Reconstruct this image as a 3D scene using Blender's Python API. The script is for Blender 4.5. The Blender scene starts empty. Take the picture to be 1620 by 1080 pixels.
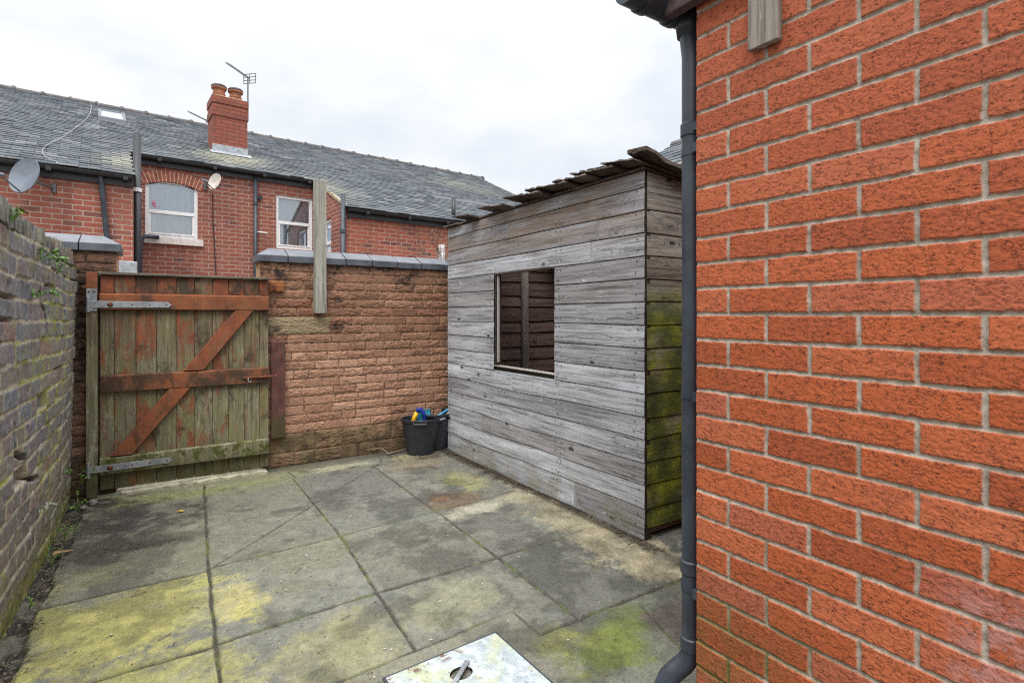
import bpy, bmesh, math, random
import numpy as np
from mathutils import Vector, Matrix
R = math.radians
rng = random.Random(7)
S = bpy.context.scene
COL = S.collection

# ------------------------------------------------------------------ camera, sky, sun, exposure
cam = bpy.data.cameras.new('camera')
cam.lens = 843 / 1620 * 36
cam.sensor_width = 36
cam.shift_y = -42 / 1620
cam.clip_start = 0.02
cam.clip_end = 500
co = bpy.data.objects.new('camera', cam)
co.location = (0, 0, 1.25)
co.rotation_euler = (R(90), 0, R(-33.6))
COL.objects.link(co)
S.camera = co

S.view_settings.view_transform = 'Standard'
S.view_settings.look = 'None'
S.view_settings.exposure = 0.40
S.cycles.use_denoising = False
S.cycles.use_adaptive_sampling = False
S.cycles.filter_width = 1.15
S.view_settings.gamma = 1

SUN_EL, SUN_AZ = 52, 215          # azimuth: compass-like from +Y clockwise
w = bpy.data.worlds.new('World')
S.world = w
w.use_nodes = True
nt = w.node_tree
nt.nodes.clear()
def wn(t, **k):
    n = nt.nodes.new(t)
    for a, b in k.items(): setattr(n, a, b)
    return n
sky = wn('ShaderNodeTexSky', sky_type='NISHITA', sun_disc=False)
sky.sun_elevation = R(SUN_EL); sky.sun_rotation = R(SUN_AZ)
tc = wn('ShaderNodeTexCoord')
sep = wn('ShaderNodeSeparateXYZ'); nt.links.new(tc.outputs['Generated'], sep.inputs[0])
mp = wn('ShaderNodeMapping'); mp.inputs['Scale'].default_value = (1.0, 1.0, 2.4)
nt.links.new(tc.outputs['Generated'], mp.inputs['Vector'])
cl = wn('ShaderNodeTexNoise'); cl.inputs['Scale'].default_value = 1.9; cl.inputs['Detail'].default_value = 5; cl.inputs['Roughness'].default_value = .55
nt.links.new(mp.outputs[0], cl.inputs['Vector'])
cr = wn('ShaderNodeValToRGB')
cr.color_ramp.elements[0].position = .36; cr.color_ramp.elements[0].color = (.64, .64, .64, 1)
cr.color_ramp.elements[1].position = .60; cr.color_ramp.elements[1].color = (1, 1, 1, 1)
nt.links.new(cl.outputs['Fac'], cr.inputs[0])
# overcast luminance: brighter overhead
gr = wn('ShaderNodeMath', operation='MULTIPLY_ADD'); gr.inputs[1].default_value = 38.0; gr.inputs[2].default_value = 6.3
c2 = wn('ShaderNodeMath', operation='POWER'); c2.inputs[1].default_value = 4.0
cz = wn('ShaderNodeMath', operation='MAXIMUM'); cz.inputs[1].default_value = 0.0
nt.links.new(sep.outputs['Z'], cz.inputs[0]); nt.links.new(cz.outputs[0], c2.inputs[0]); nt.links.new(c2.outputs[0], gr.inputs[0])
cloudc = wn('ShaderNodeMix', data_type='RGBA', blend_type='MULTIPLY'); cloudc.inputs[0].default_value = 1
cloudc.inputs[6].default_value = (.965, .985, 1.0, 1)
nt.links.new(gr.outputs[0], cloudc.inputs[7])
mixs = wn('ShaderNodeMix', data_type='RGBA')
nt.links.new(cr.outputs[0], mixs.inputs[0]); nt.links.new(sky.outputs[0], mixs.inputs[6]); nt.links.new(cloudc.outputs[2], mixs.inputs[7])
bg = wn('ShaderNodeBackground'); bg.inputs['Strength'].default_value = .12
nt.links.new(mixs.outputs[2], bg.inputs['Color'])
wo = wn('ShaderNodeOutputWorld'); nt.links.new(bg.outputs[0], wo.inputs[0])

sl = bpy.data.lights.new('sun', 'SUN'); sl.energy = 1.3; sl.angle = R(28); sl.color = (1, .96, .9)
so = bpy.data.objects.new('sun', sl); COL.objects.link(so)
az = R(SUN_AZ); el = R(SUN_EL)
sd = Vector((math.sin(az) * math.cos(el), math.cos(az) * math.cos(el), math.sin(el)))
so.rotation_euler = sd.to_track_quat('Z', 'Y').to_euler()

# ------------------------------------------------------------------ numpy noise
def _h(ix, iy, seed):
    n = (ix.astype(np.int64) * 374761393 + iy.astype(np.int64) * 668265263 + seed * 1442695041) & 0x7fffffff
    n = ((n ^ (n >> 13)) * 1274126177) & 0x7fffffff
    n = n ^ (n >> 16)
    return (n & 0xffff) / 65535.0
def vn(x, y, seed=0):
    ix = np.floor(x); iy = np.floor(y); fx = x - ix; fy = y - iy
    fx = fx * fx * (3 - 2 * fx); fy = fy * fy * (3 - 2 * fy)
    a = _h(ix, iy, seed); b = _h(ix + 1, iy, seed); c = _h(ix, iy + 1, seed); d = _h(ix + 1, iy + 1, seed)
    return (a * (1 - fx) + b * fx) * (1 - fy) + (c * (1 - fx) + d * fx) * fy
def fbm(x, y, o=4, seed=0, g=.5):
    s = 0; a = 1; t = 0
    for i in range(o):
        s = s + a * vn(x, y, seed + i * 17); t += a; a *= g; x = x * 2.03 + 11.7; y = y * 2.03 + 5.1
    return s / t
def sst(a, b, x):
    t = np.clip((x - a) / (b - a), 0, 1); return t * t * (3 - 2 * t)
def bricklay(U, V, rows, seed, wob=.003, wscale=9):
    Uw = U + wob * 2 * (fbm(U * wscale, V * wscale, 3, seed + 5) - .5)
    Vw = V + wob * 2 * (fbm(U * wscale + 40, V * wscale, 3, seed + 9) - .5)
    rnd = np.zeros_like(U); rn2 = np.zeros_like(U); ed = np.zeros_like(U); ctr = np.zeros_like(U); lu = np.zeros_like(U)
    for r, (v0, v1, js) in enumerate(rows):
        m = (Vw >= v0) & (Vw < v1)
        if not m.any(): continue
        js = np.asarray(js); uu = Uw[m]; vv = Vw[m]
        i = np.clip(np.searchsorted(js, uu) - 1, 0, len(js) - 2)
        l = js[i]; rr = js[i + 1]
        ed[m] = np.minimum(np.minimum(uu - l, rr - uu), np.minimum(vv - v0, v1 - vv))
        rnd[m] = _h(i, np.full_like(i, r), seed); rn2[m] = _h(i, np.full_like(i, r), seed + 77)
        ctr[m] = (l + rr) / 2; lu[m] = uu - (l + rr) / 2
    return rnd, rn2, ed, lu

# ------------------------------------------------------------------ material DSL
class G:
    def __init__(s, name):
        s.m = bpy.data.materials.new(name); s.m.use_nodes = True; s.t = s.m.node_tree
        s.b = s.t.nodes['Principled BSDF']; s.b.inputs['Roughness'].default_value = .8
        s.b.inputs['Specular IOR Level'].default_value = .3
    def n(s, t, ins=(), **k):
        x = s.t.nodes.new(t)
        for a, b in k.items(): setattr(x, a, b)
        for a, b in (ins.items() if isinstance(ins, dict) else ins): s.put(x.inputs[a], b)
        return x
    def put(s, i, v):
        if isinstance(v, bpy.types.NodeSocket): s.t.links.new(v, i)
        else:
            if hasattr(i.default_value, '__len__') and not isinstance(v, (int, float)):
                v = tuple(v)
                if len(i.default_value) == 4 and len(v) == 3: v = v + (1,)
            i.default_value = v
    def obj(s): return s.n('ShaderNodeTexCoord').outputs['Object']
    def attr(s, n, o='Fac'): return s.n('ShaderNodeAttribute', attribute_name=n).outputs[o]
    def map(s, v, sc=(1, 1, 1), loc=(0, 0, 0), rot=(0, 0, 0)):
        return s.n('ShaderNodeMapping', {'Vector': v, 'Scale': sc, 'Location': loc, 'Rotation': rot}).outputs[0]
    def noise(s, v, sc, det=4, ro=.55, dist=0):
        return s.n('ShaderNodeTexNoise', {'Vector': v, 'Scale': sc, 'Detail': det, 'Roughness': ro, 'Distortion': dist}).outputs['Fac']
    def vor(s, v, sc, out='Distance', **k): return s.n('ShaderNodeTexVoronoi', {'Vector': v, 'Scale': sc}, **k).outputs[out]
    def ramp(s, f, st, interp='LINEAR'):
        x = s.n('ShaderNodeValToRGB', {0: f}); r = x.color_ramp; r.interpolation = interp
        while len(r.elements) < len(st): r.elements.new(.5)
        for e, (p, c) in zip(r.elements, st):
            e.position = p
            if isinstance(c, (int, float)): c = (c, c, c)
            e.color = tuple(c) + (1,)
        return x.outputs[0]
    def mix(s, f, a, b, mode='MIX'):
        x = s.n('ShaderNodeMix', data_type='RGBA', blend_type=mode); s.put(x.inputs[0], f); s.put(x.inputs[6], a); s.put(x.inputs[7], b); return x.outputs[2]
    def math(s, op, a, b=0, c=False):
        return s.n('ShaderNodeMath', {0: a, 1: b}, operation=op, use_clamp=c).outputs[0]
    def mad(s, a, b, c, cl=False): return s.n('ShaderNodeMath', {0: a, 1: b, 2: c}, operation='MULTIPLY_ADD', use_clamp=cl).outputs[0]
    def mr(s, v, a, b, c=0, d=1): return s.n('ShaderNodeMapRange', {0: v, 1: a, 2: b, 3: c, 4: d}, interpolation_type='SMOOTHSTEP').outputs[0]
    def xyz(s, v):
        o = s.n('ShaderNodeSeparateXYZ', {0: v}).outputs; return o[0], o[1], o[2]
    def comb(s, x, y, z): return s.n('ShaderNodeCombineXYZ', {0: x, 1: y, 2: z}).outputs[0]
    def hsv(s, c, h=.5, sa=1, v=1): return s.n('ShaderNodeHueSaturation', {'Hue': h, 'Saturation': sa, 'Value': v, 'Color': c}).outputs[0]
    def bump(s, h, st=.5, d=.01, nrm=None):
        i = {'Height': h, 'Strength': st, 'Distance': d}
        if nrm is not None: i['Normal'] = nrm
        return s.n('ShaderNodeBump', i).outputs[0]
    def out(s, c, rough=.8, nrm=None, spec=.3, metal=0):
        s.put(s.b.inputs['Base Color'], c); s.put(s.b.inputs['Roughness'], rough)
        s.put(s.b.inputs['Specular IOR Level'], spec); s.put(s.b.inputs['Metallic'], metal)
        if nrm is not None: s.put(s.b.inputs['Normal'], nrm)
        return s.m

def plain(name, c, rough=.5, spec=.4, metal=0, var=.25, sc=18, bump=.15):
    g = G(name); o = g.obj(); n = g.noise(o, sc, 5, .6); n2 = g.noise(o, sc * 7, 3)
    col = g.mix(g.mr(n, .3, .7), tuple(x * (1 - var) for x in c), tuple(min(1, x * (1 + var)) for x in c))
    return g.out(col, g.mad(n, .25, rough - .12, True), g.bump(n2, bump, .003), spec, metal)

def m_orange():
    g = G('rustic_orange_brick'); o = g.obj(); mo = g.attr('mort'); r = g.attr('rnd'); cv = g.attr('aux')
    x, y, z = g.xyz(o)
    n1 = g.noise(o, 12, 5); n2 = g.noise(g.map(o, (1, 150, 290)), 1, 4, .65); n3 = g.noise(o, 520, 2)
    def dash(sy, sz, w_, seed, lo):
        n = g.noise(g.map(o, (1, sy, sz), (seed, seed, 0)), 1, 2, .5, .6)
        a = g.math('ABSOLUTE', g.math('SUBTRACT', n, .5))
        return g.math('MULTIPLY', g.mr(a, w_, w_ * .25), g.mr(g.noise(g.map(o, (1, 62, 75), (seed * 3, 0, seed)), 1, 3, .6), lo, lo + .07))
    d = g.math('MAXIMUM', dash(62, 215, .055, 1.7, .495), dash(190, 70, .036, 5.3, .57)); d = g.math('MAXIMUM', d, dash(90, 140, .028, 9.1, .51))
    c = g.ramp(r, [(0, (.36, .086, .034)), (.3, (.45, .110, .041)), (.6, (.50, .125, .048)), (.85, (.53, .150, .066)), (1, (.41, .120, .070))])
    c = g.mix(g.mr(z, 1.0, 2.1, 0, .45), c, (.46, .140, .088))
    c = g.mix(g.mr(n1, .35, .7, 0, .35), c, (.39, .098, .046))
    c = g.mix(g.mr(g.noise(o, 5, 5, .7), .58, .70, 0, .35), c, (.30, .095, .055))
    c = g.mix(g.mr(g.noise(o, 95, 3, .7), .68, .74, 0, .5), c, (.62, .33, .24))
    c = g.mix(g.mr(n2, .55, .75, 0, .35), c, (.56, .165, .085))
    c = g.mix(g.math('MULTIPLY', d, .80), c, (.065, .026, .018))
    ef = g.math('MULTIPLY', g.mr(z, .74, .66), g.mr(y, -.585, -.66)); ef = g.math('MULTIPLY', ef, g.mr(g.noise(o, 26, 5, .7), .38, .6))
    c = g.mix(g.math('MULTIPLY', ef, .5), c, (.50, .30, .29))
    mc = g.mix(g.mr(g.noise(o, 30, 5, .7), .35, .65), (.30, .258, .205), (.53, .475, .40))
    mc = g.mix(g.mr(n3, .55, .75, 0, .4), mc, (.22, .19, .15))
    al = g.math('MULTIPLY', g.mr(z, .62, .20), g.mr(g.noise(o, 9, 4), .30, .5)); al = g.math('MULTIPLY', al, g.mr(y, -.62, -.06))
    mc = g.mix(al, mc, (.17, .18, .045))
    c = g.mix(mo, mc, c)
    c = g.mix(g.math('MULTIPLY', al, .45), c, (.12, .10, .032))
    h = g.math('SUBTRACT', g.math('ADD', g.math('MULTIPLY', n2, .7), g.math('MULTIPLY', n3, .35)), d)
    return g.out(c, .88, g.bump(h, .34, .0017), .2)

def m_oldbrick():
    g = G('old_blue_purple_brick'); o = g.obj(); mo = g.attr('mort'); r = g.attr('rnd'); mossA = g.attr('aux')
    x, y, z = g.xyz(o)
    n1 = g.noise(o, 22, 5, .65); n2 = g.noise(o, 130, 4, .65); n3 = g.noise(o, 5, 4)
    c = g.ramp(r, [(0, (.115, .122, .145)), (.2, (.165, .130, .145)), (.4, (.135, .150, .172)), (.6, (.200, .142, .142)), (.8, (.165, .178, .190)), (1, (.240, .150, .132))])
    c = g.mix(g.mr(z, .95, .20, 0, .62), c, g.mix(r, (.105, .078, .060), (.20, .138, .105)))
    c = g.mix(g.mr(n1, .42, .70, 0, .7), c, (.245, .235, .225))
    c = g.mix(g.mr(n2, .52, .70, 0, .6), c, (.055, .050, .050))
    c = g.mix(g.mr(g.noise(o, 13, 5, .7), .57, .68, 0, .55), c, (.29, .31, .25))
    mc = g.mix(g.noise(o, 45, 5, .65), (.24, .20, .145), (.52, .46, .36))
    mc = g.mix(g.mr(n2, .55, .7, 0, .6), mc, (.10, .08, .05))
    c = g.mix(mo, mc, c)
    moss = g.math('MULTIPLY', mossA, g.mr(g.noise(o, 38, 5, .7), .38, .55))
    c = g.mix(moss, c, g.mix(g.noise(o, 90, 3), (.14, .155, .025), (.36, .33, .07)))
    low = g.math('MULTIPLY', g.mr(z, .34, .0), g.mr(g.noise(o, 10, 5), .35, .6))
    c = g.mix(g.math('MULTIPLY', low, .75), c, (.10, .11, .03))
    h = g.math('ADD', n1, g.math('MULTIPLY', n2, .6))
    return g.out(c, .85, g.bump(h, .5, .005), .3)

def m_stone(name, dark=0.0):
    g = G(name); o = g.obj(); mo = g.attr('mort'); r = g.attr('rnd'); blk = g.attr('aux'); q = g.attr('quoin')
    n1 = g.noise(o, 26, 5, .65); n2 = g.noise(g.map(o, (60, 60, 170)), 1, 4, .65); n3 = g.noise(o, 3.5, 4)
    x, y, z = g.xyz(o)
    c = g.ramp(r, [(0, (.185, .092, .062)), (.25, (.27, .145, .092)), (.5, (.34, .185, .120)), (.75, (.27, .125, .082)), (1, (.40, .235, .150))])
    c = g.mix(g.mr(z, 1.2, .75, 0, .68), c, g.mix(r, (.42, .225, .150), (.60, .36, .245)))
    c = g.mix(g.mr(n3, .45, .7, 0, .35), c, (.22, .13, .085))
    c = g.mix(g.mr(n1, .42, .70, 0, .5), c, g.mix(1, c, (.45, .43, .42), 'MULTIPLY'))
    c = g.mix(g.mr(n2, .52, .72, 0, .5), c, g.mix(1, c, (1.55, 1.6, 1.65), 'MULTIPLY'))
    c = g.mix(g.mr(n2, .46, .34, 0, .5), c, g.mix(1, c, (.4, .36, .34), 'MULTIPLY'))
    c = g.mix(g.math('MULTIPLY', q, .8), c, g.mix(n1, (.17, .135, .075), (.42, .36, .225)))
    mc = g.mix(g.mr(g.noise(o, 30, 4), .4, .6), (.085, .050, .035), (.40, .27, .18))
    c = g.mix(mo, mc, c)
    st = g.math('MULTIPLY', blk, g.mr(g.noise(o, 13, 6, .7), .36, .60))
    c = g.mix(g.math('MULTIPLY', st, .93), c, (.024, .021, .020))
    pl = g.math('MULTIPLY', g.mr(z, .285, .255), g.mr(g.noise(o, 8, 5, .65), .25, .6, .4, 1))
    c = g.mix(g.math('MULTIPLY', pl, .85), c, g.mix(g.mr(g.noise(o, 13, 5, .65), .35, .65), (.032, .027, .018), (.20, .155, .080)))
    if dark: c = g.mix(dark, c, (.03, .026, .02))
    return g.out(c, .9, g.bump(g.math('ADD', n1, g.math('MULTIPLY', n2, 1.3)), .6, .006), .2)

def m_ground():
    g = G('weathered_paving'); o = g.obj(); c = g.attr('col', 'Color')
    n1 = g.noise(o, 260, 3, .6); n2 = g.noise(o, 34, 6, .7); n3 = g.noise(o, 900, 2)
    c = g.mix(g.mr(n2, .35, .7, 0, .38), c, g.mix(1, c, (.52, .52, .50), 'MULTIPLY'))
    c = g.mix(g.mr(n1, .56, .66, 0, .7), c, g.mix(1, c, (.38, .37, .34), 'MULTIPLY'))
    c = g.mix(g.mr(g.noise(o, 75, 4, .7), .57, .66, 0, .5), c, g.mix(1, c, (.5, .49, .46), 'MULTIPLY'))
    c = g.mix(g.mr(n1, .42, .30, 0, .35), c, g.mix(1, c, (1.7, 1.7, 1.65), 'MULTIPLY'))
    c = g.mix(g.mr(n3, .60, .70, 0, .6), c, (.40, .38, .32))
    return g.out(c, g.mad(n2, .3, .6), g.bump(g.math('ADD', n1, g.math('MULTIPLY', n2, 1.5)), .45, .004), .35)

def wood(name, base, dark, light, axis=1, grain=1.0, algae=0.0, rough=.85, warm=None):
    """weathered sawn timber; axis = grain direction in object space; attr rnd shifts each board"""
    g = G(name); o = g.obj(); r = g.attr('rnd')
    off = g.comb(g.math('MULTIPLY', r, 37), g.math('MULTIPLY', r, 91), g.math('MULTIPLY', r, 53))
    v = g.n('ShaderNodeVectorMath', {0: o, 1: off}, operation='ADD').outputs[0]
    sc = [70, 70, 70]; sc[axis] = 2.2
    fine = [330, 330, 330]; fine[axis] = 7
    big = [9, 9, 9]; big[axis] = 1.1
    # knots distort the grain
    ks = [7.5, 7.5, 7.5]; ks[axis] = 3.4
    kd = g.vor(g.map(v, tuple(ks)), 1); kn = g.mr(kd, .30, .02)
    vd = g.n('ShaderNodeVectorMath', {0: v, 1: g.comb(*[g.math('MULTIPLY', kn, .05 if i != axis else 0) for i in range(3)])}, operation='ADD').outputs[0]
    n1 = g.noise(g.map(vd, tuple(sc)), 1, 5, .65, .35); n2 = g.noise(g.map(vd, tuple(fine)), 1, 3, .6); n3 = g.noise(g.map(v, tuple(big)), 1, 5, .6)
    c = g.mix(g.mr(n1, .34, .58), dark, base)
    c = g.mix(g.mr(n3, .48, .72, 0, .8), c, light)
    c = g.mix(g.mr(n3, .44, .26, 0, .55), c, tuple(x * .62 for x in base))
    c = g.mix(g.mr(n2, .55, .76, 0, .6 * grain), c, tuple(x * .45 for x in dark))
    c = g.mix(g.mr(r, 0, 1, 0, .75), c, g.mix(1, c, (.60, .57, .56), 'MULTIPLY'))
    r2 = g.math('FRACT', g.math('MULTIPLY', r, 7.31)); c = g.mix(g.mr(r2, .45, 1, 0, .4), c, g.mix(1, c, (.78, .66, .58), 'MULTIPLY'))
    sp = [60, 60, 60]; sp[axis] = 2.6; sn = g.math('ABSOLUTE', g.math('SUBTRACT', g.noise(g.map(vd, tuple(sp), (3, 3, 3)), 1, 2, .5), .5))
    big2 = [14, 14, 14]; big2[axis] = 2.2; split = g.math('MULTIPLY', g.mr(sn, .014, .003), g.mr(g.noise(g.map(v, tuple(big2), (5, 1, 2)), 1, 3), .52, .60))
    c = g.mix(g.math('MULTIPLY', split, .85), c, tuple(x * .22 for x in dark))
    scf = [38, 38, 38]; scf[axis] = 11; c = g.mix(g.mr(g.noise(g.map(v, tuple(scf), (8, 4, 6)), 1, 5, .72), .62, .70, 0, .6), c, tuple(min(.8, x * 1.25) for x in light))
    kc = g.mr(kd, .125, .06)
    c = g.mix(g.math('MULTIPLY', kc, .93), c, tuple(x * .22 for x in dark))
    x, y, z = g.xyz(o)
    if warm:  # less bleached towards the sheltered top
        wz = g.math('MULTIPLY', g.mr(z, warm[0], warm[1]), g.mr(g.noise(g.map(v, tuple(big)), 1.6, 4), .35, .62))
        c = g.mix(g.math('MULTIPLY', wz, .75), c, g.mix(n1, (.13, .085, .055), (.33, .23, .155)))
        gl = g.math('MULTIPLY', g.mr(z, .30, .02), g.mr(g.noise(o, 6, 4), .4, .6))
        c = g.mix(g.math('MULTIPLY', gl, .45), c, (.20, .18, .07))
    if algae:
        al = g.math('MULTIPLY', g.mr(z, 1.48, 1.20), g.mr(g.noise(g.map(o, (3, 3, 7)), 1, 5, .6), .22, .50))
        gc = g.ramp(g.noise(g.map(o, (5, 5, 9)), 1, 4), [(.3, (.032, .045, .014)), (.48, (.080, .105, .014)), (.66, (.24, .27, .018))])
        c = g.mix(g.math('MULTIPLY', al, algae), c, gc)
    h = g.math('SUBTRACT', g.math('ADD', n1, g.math('MULTIPLY', n2, .7)), g.math('MULTIPLY', split, 1.5))
    return g.out(c, rough, g.bump(h, .55, .004), .25)

def m_gate(name, red, moss=.0, dark=.3, tint=((.175, .050, .026), (.30, .078, .028)), z0=1.32):
    """old paint over boards: red-brown paint, bare grey wood, green algae, black damp"""
    g = G(name); o = g.obj(); r = g.attr('rnd')
    off = g.comb(g.math('MULTIPLY', r, 17), 0, g.math('MULTIPLY', r, 5))
    v = g.n('ShaderNodeVectorMath', {0: o, 1: off}, operation='ADD').outputs[0]
    x, y, z = g.xyz(o)
    gr = g.noise(g.map(v, (65, 65, 3)), 1, 5, .65); f2 = g.noise(g.map(v, (190, 190, 14)), 1, 3, .6); f3 = g.noise(g.map(v, (24, 24, 5)), 1, 5, .7)
    bare = g.ramp(gr, [(.30, (.085, .074, .048)), (.5, (.185, .165, .110)), (.70, (.30, .275, .195))])
    alg = g.noise(g.map(v, (7, 7, 2.2)), 1, 5, .65)
    bare = g.mix(g.mr(alg, .40, .62, 0, .72), bare, g.mix(gr, (.115, .115, .040), (.27, .265, .115)))
    bare = g.mix(g.mr(f3, .53, .68, 0, .65), bare, (.42, .405, .29))
    bare = g.mix(g.mr(f3, .46, .32, 0, .55), bare, (.075, .060, .038))
    br = g.mr(g.math('ADD', z, g.math('MULTIPLY', g.math('SUBTRACT', g.noise(g.map(v, (5, 5, 1.5)), 1, 5, .7), .5), 1.4)), .60, 1.35, 0, .6)
    bare = g.mix(br, bare, g.mix(g.mr(gr, .35, .65), (.070, .042, .024), (.185, .115, .068)))
    pt = g.mix(g.mr(g.noise(v, 14, 4), .35, .7), tint[0], tint[1])
    pt = g.mix(g.mr(f2, .52, .75, 0, .5), pt, tuple(q * .5 for q in tint[0]))
    pt = g.mix(g.mr(f3, .5, .7, 0, .35), pt, (.13, .062, .040))
    pm = g.noise(g.map(v, (10, 10, 3.0)), 1, 8, .74, .3)
    k = .80 - .55 * red
    pm = g.math('ADD', g.math('MULTIPLY', pm, .75), g.math('MULTIPLY', f3, .25)); pmask = g.mr(g.math('ADD', pm, g.math('MULTIPLY', g.math('SUBTRACT', r, .5), .07)), k - .05, k + .05)
    c = g.mix(pmask, bare, g.mix(g.mr(f2, .42, .6, 0, .25), pt, bare))
    dm = g.mr(g.noise(g.map(v, (4.5, 4.5, 3.2)), 1, 6, .70), .74 - dark * .5, .86 - dark * .5)
    c = g.mix(g.math('MULTIPLY', dm, .85), c, g.mix(f2, (.018, .015, .011), (.075, .052, .032)))
    if moss:
        mm = g.mr(g.noise(o, 16, 5, .7), .62 - moss * .25, .72 - moss * .25)
        c = g.mix(mm, c, g.mix(g.noise(o, 60, 3), (.03, .035, .008), (.115, .125, .022)))
    low = g.math('MULTIPLY', g.mr(z, .30, .06), g.mr(g.noise(o, 7, 4), .3, .55, .4, 1))
    c = g.mix(g.math('MULTIPLY', low, .85), c, g.mix(g.noise(o, 13, 4), (.02, .019, .008), (.09, .09, .028)))
    return g.out(c, .74, g.bump(g.math('ADD', gr, pmask), .45, .003), .3)

def m_housebrick(name, c1, c2, c3, seed=0, mort=(.50, .36, .28)):
    g = G(name); o = g.obj(); x, y, z = g.xyz(o)
    v = g.comb(g.math('ADD', g.math('ADD', x, y), seed), z, 0)
    vw = g.n('ShaderNodeVectorMath', {0: v, 1: g.n('ShaderNodeVectorMath', {0: g.n('ShaderNodeTexNoise', {'Vector': v, 'Scale': 6.0}).outputs['Color'], 'Scale': .012}, operation='SCALE').outputs[0]}, operation='ADD').outputs[0]
    b = g.n('ShaderNodeTexBrick', {'Vector': vw, 'Color1': c1, 'Color2': c2, 'Mortar': mort, 'Scale': 1, 'Mortar Size': .008, 'Mortar Smooth': .2, 'Bias': -.1, 'Brick Width': .225, 'Row Height': .076})
    b.offset = .5
    b2 = g.n('ShaderNodeTexBrick', {'Vector': vw, 'Color1': (0, 0, 0), 'Color2': (1, 1, 1), 'Mortar': (0, 0, 0), 'Scale': 1, 'Mortar Size': .0065, 'Bias': 0, 'Brick Width': .225, 'Row Height': .076})
    f = b.outputs['Fac']
    c = b.outputs['Color']
    dk = g.math('MULTIPLY', g.mr(b2.outputs['Color'], .55, .9), g.mr(g.noise(v, 1.7, 4, .6), .42, .62))
    c = g.mix(g.math('MULTIPLY', g.math('MULTIPLY', dk, .85), g.math('SUBTRACT', 1, f)), c, c3)
    n = g.noise(o, 30, 5, .65)
    c = g.mix(g.mr(n, .4, .75, 0, .4), c, g.mix(1, c, (.5, .5, .52), 'MULTIPLY'))
    c = g.mix(g.mr(g.noise(o, 1.6, 5, .6), .45, .70, 0, .5), c, (.19, .080, .058))
    c = g.mix(g.mr(g.noise(g.map(o, (2.4, 2.4, .7)), 1, 5, .65), .55, .72, 0, .45), c, g.mix(1, c, (.42, .42, .45), 'MULTIPLY'))
    h = g.math('SUBTRACT', g.math('MULTIPLY', n, .3), f)
    return g.out(c, .85, g.bump(h, .7, .012), .25)

def m_slate():
    g = G('blue_grey_slate'); o = g.obj(); r = g.attr('rnd'); pale = g.attr('aux')
    n1 = g.noise(o, 3.2, 5, .6); n2 = g.noise(o, 38, 5, .65)
    c = g.ramp(r, [(0, (.048, .056, .070)), (.45, (.072, .085, .102)), (.85, (.098, .110, .122)), (1, (.165, .172, .175))])
    c = g.mix(g.mr(n1, .45, .7, 0, .5), c, (.125, .118, .125))
    c = g.mix(g.mr(n2, .5, .75, 0, .55), c, (.055, .06, .068))
    c = g.mix(g.mr(g.noise(o, 12, 5, .7), .58, .70, 0, .5), c, (.26, .26, .235))
    c = g.mix(g.math('MULTIPLY', pale, g.mr(n2, .3, .6, .3, .9)), c, g.mix(g.noise(o, 9), (.24, .245, .13), (.40, .39, .33)))
    return g.out(c, .72, g.bump(n2, .4, .006), .22)

MAT = {}
def M(k): return MAT[k]
MAT['orange'] = m_orange(); MAT['oldbrick'] = m_oldbrick(); MAT['stone'] = m_stone('rockface_stone'); MAT['stone_dk'] = m_stone('darker_rockface_stone', .45)  # second stone is the same mix, darker overall
MAT['ground'] = m_ground(); MAT['slate'] = m_slate()
MAT['shed'] = wood('silvered_softwood', (.47, .475, .50), (.20, .198, .205), (.70, .73, .77), 1, warm=(1.5, 1.95))
MAT['shed_side'] = wood('green_stained_softwood', (.27, .245, .215), (.10, .085, .072), (.40, .38, .34), 0, algae=.93)
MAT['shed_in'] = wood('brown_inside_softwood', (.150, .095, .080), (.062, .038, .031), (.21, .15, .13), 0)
MAT['stud'] = wood('grey_stud_timber', (.20, .17, .155), (.10, .08, .07), (.26, .235, .22), 2)
MAT['post'] = wood('lichened_post_timber', (.36, .35, .30), (.19, .18, .14), (.52, .51, .46), 2)
MAT['plank'] = wood('grey_plank_timber', (.40, .37, .335), (.20, .18, .155), (.54, .52, .50), 2)
MAT['shake'] = wood('dark_roof_board', (.125, .095, .080), (.045, .035, .030), (.22, .185, .165), 0, grain=1.2)
MAT['g_board'] = m_gate('gate_board_paint', .47, 0, .44); MAT['g_top'] = m_gate('gate_top_rail_paint', .80, 0, .42, ((.185, .060, .026), (.30, .088, .030)))
MAT['g_brace'] = m_gate('gate_brace_paint', .92, 0, .36, ((.19, .056, .026), (.30, .080, .030))); MAT['g_low'] = m_gate('gate_low_rail_moss', .05, .5, .3)
MAT['g_dark'] = m_gate('gate_upper_board_paint', .62, 0, .62); MAT['g_post'] = m_gate('gate_post_paint', .12, 0, .15)
MAT['g_cap'] = wood('gate_cap_timber', (.22, .20, .165), (.08, .07, .05), (.36, .34, .29), 0)
MAT['red_strip'] = m_gate('maroon_strip_paint', .95, 0, .30, ((.075, .026, .026), (.155, .042, .040)))
MAT['orange_block'] = wood('orange_stained_block', (.42, .17, .055), (.25, .085, .03), (.50, .22, .08), 0)
MAT['coping'] = plain('blue_black_coping', (.085, .092, .112), .40, .5, var=.3, sc=9)
MAT['galv'] = plain('galvanised_steel', (.33, .35, .37), .45, .5, .55, .3, 14)
MAT['rust'] = plain('rusty_steel', (.16, .055, .03), .7, .4, .2, .5, 40)
MAT['black'] = plain('black_pvc', (.020, .022, .026), .38, .5, var=.3)
MAT['pipe'] = plain('dark_grey_pvc', (.040, .048, .064), .38, .45, var=.3, sc=7)
MAT['white'] = plain('white_pvc', (.78, .78, .78), .35, .5, var=.05)
MAT['sill'] = plain('painted_sill', (.66, .60, .56), .7, .3, var=.15)
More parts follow.
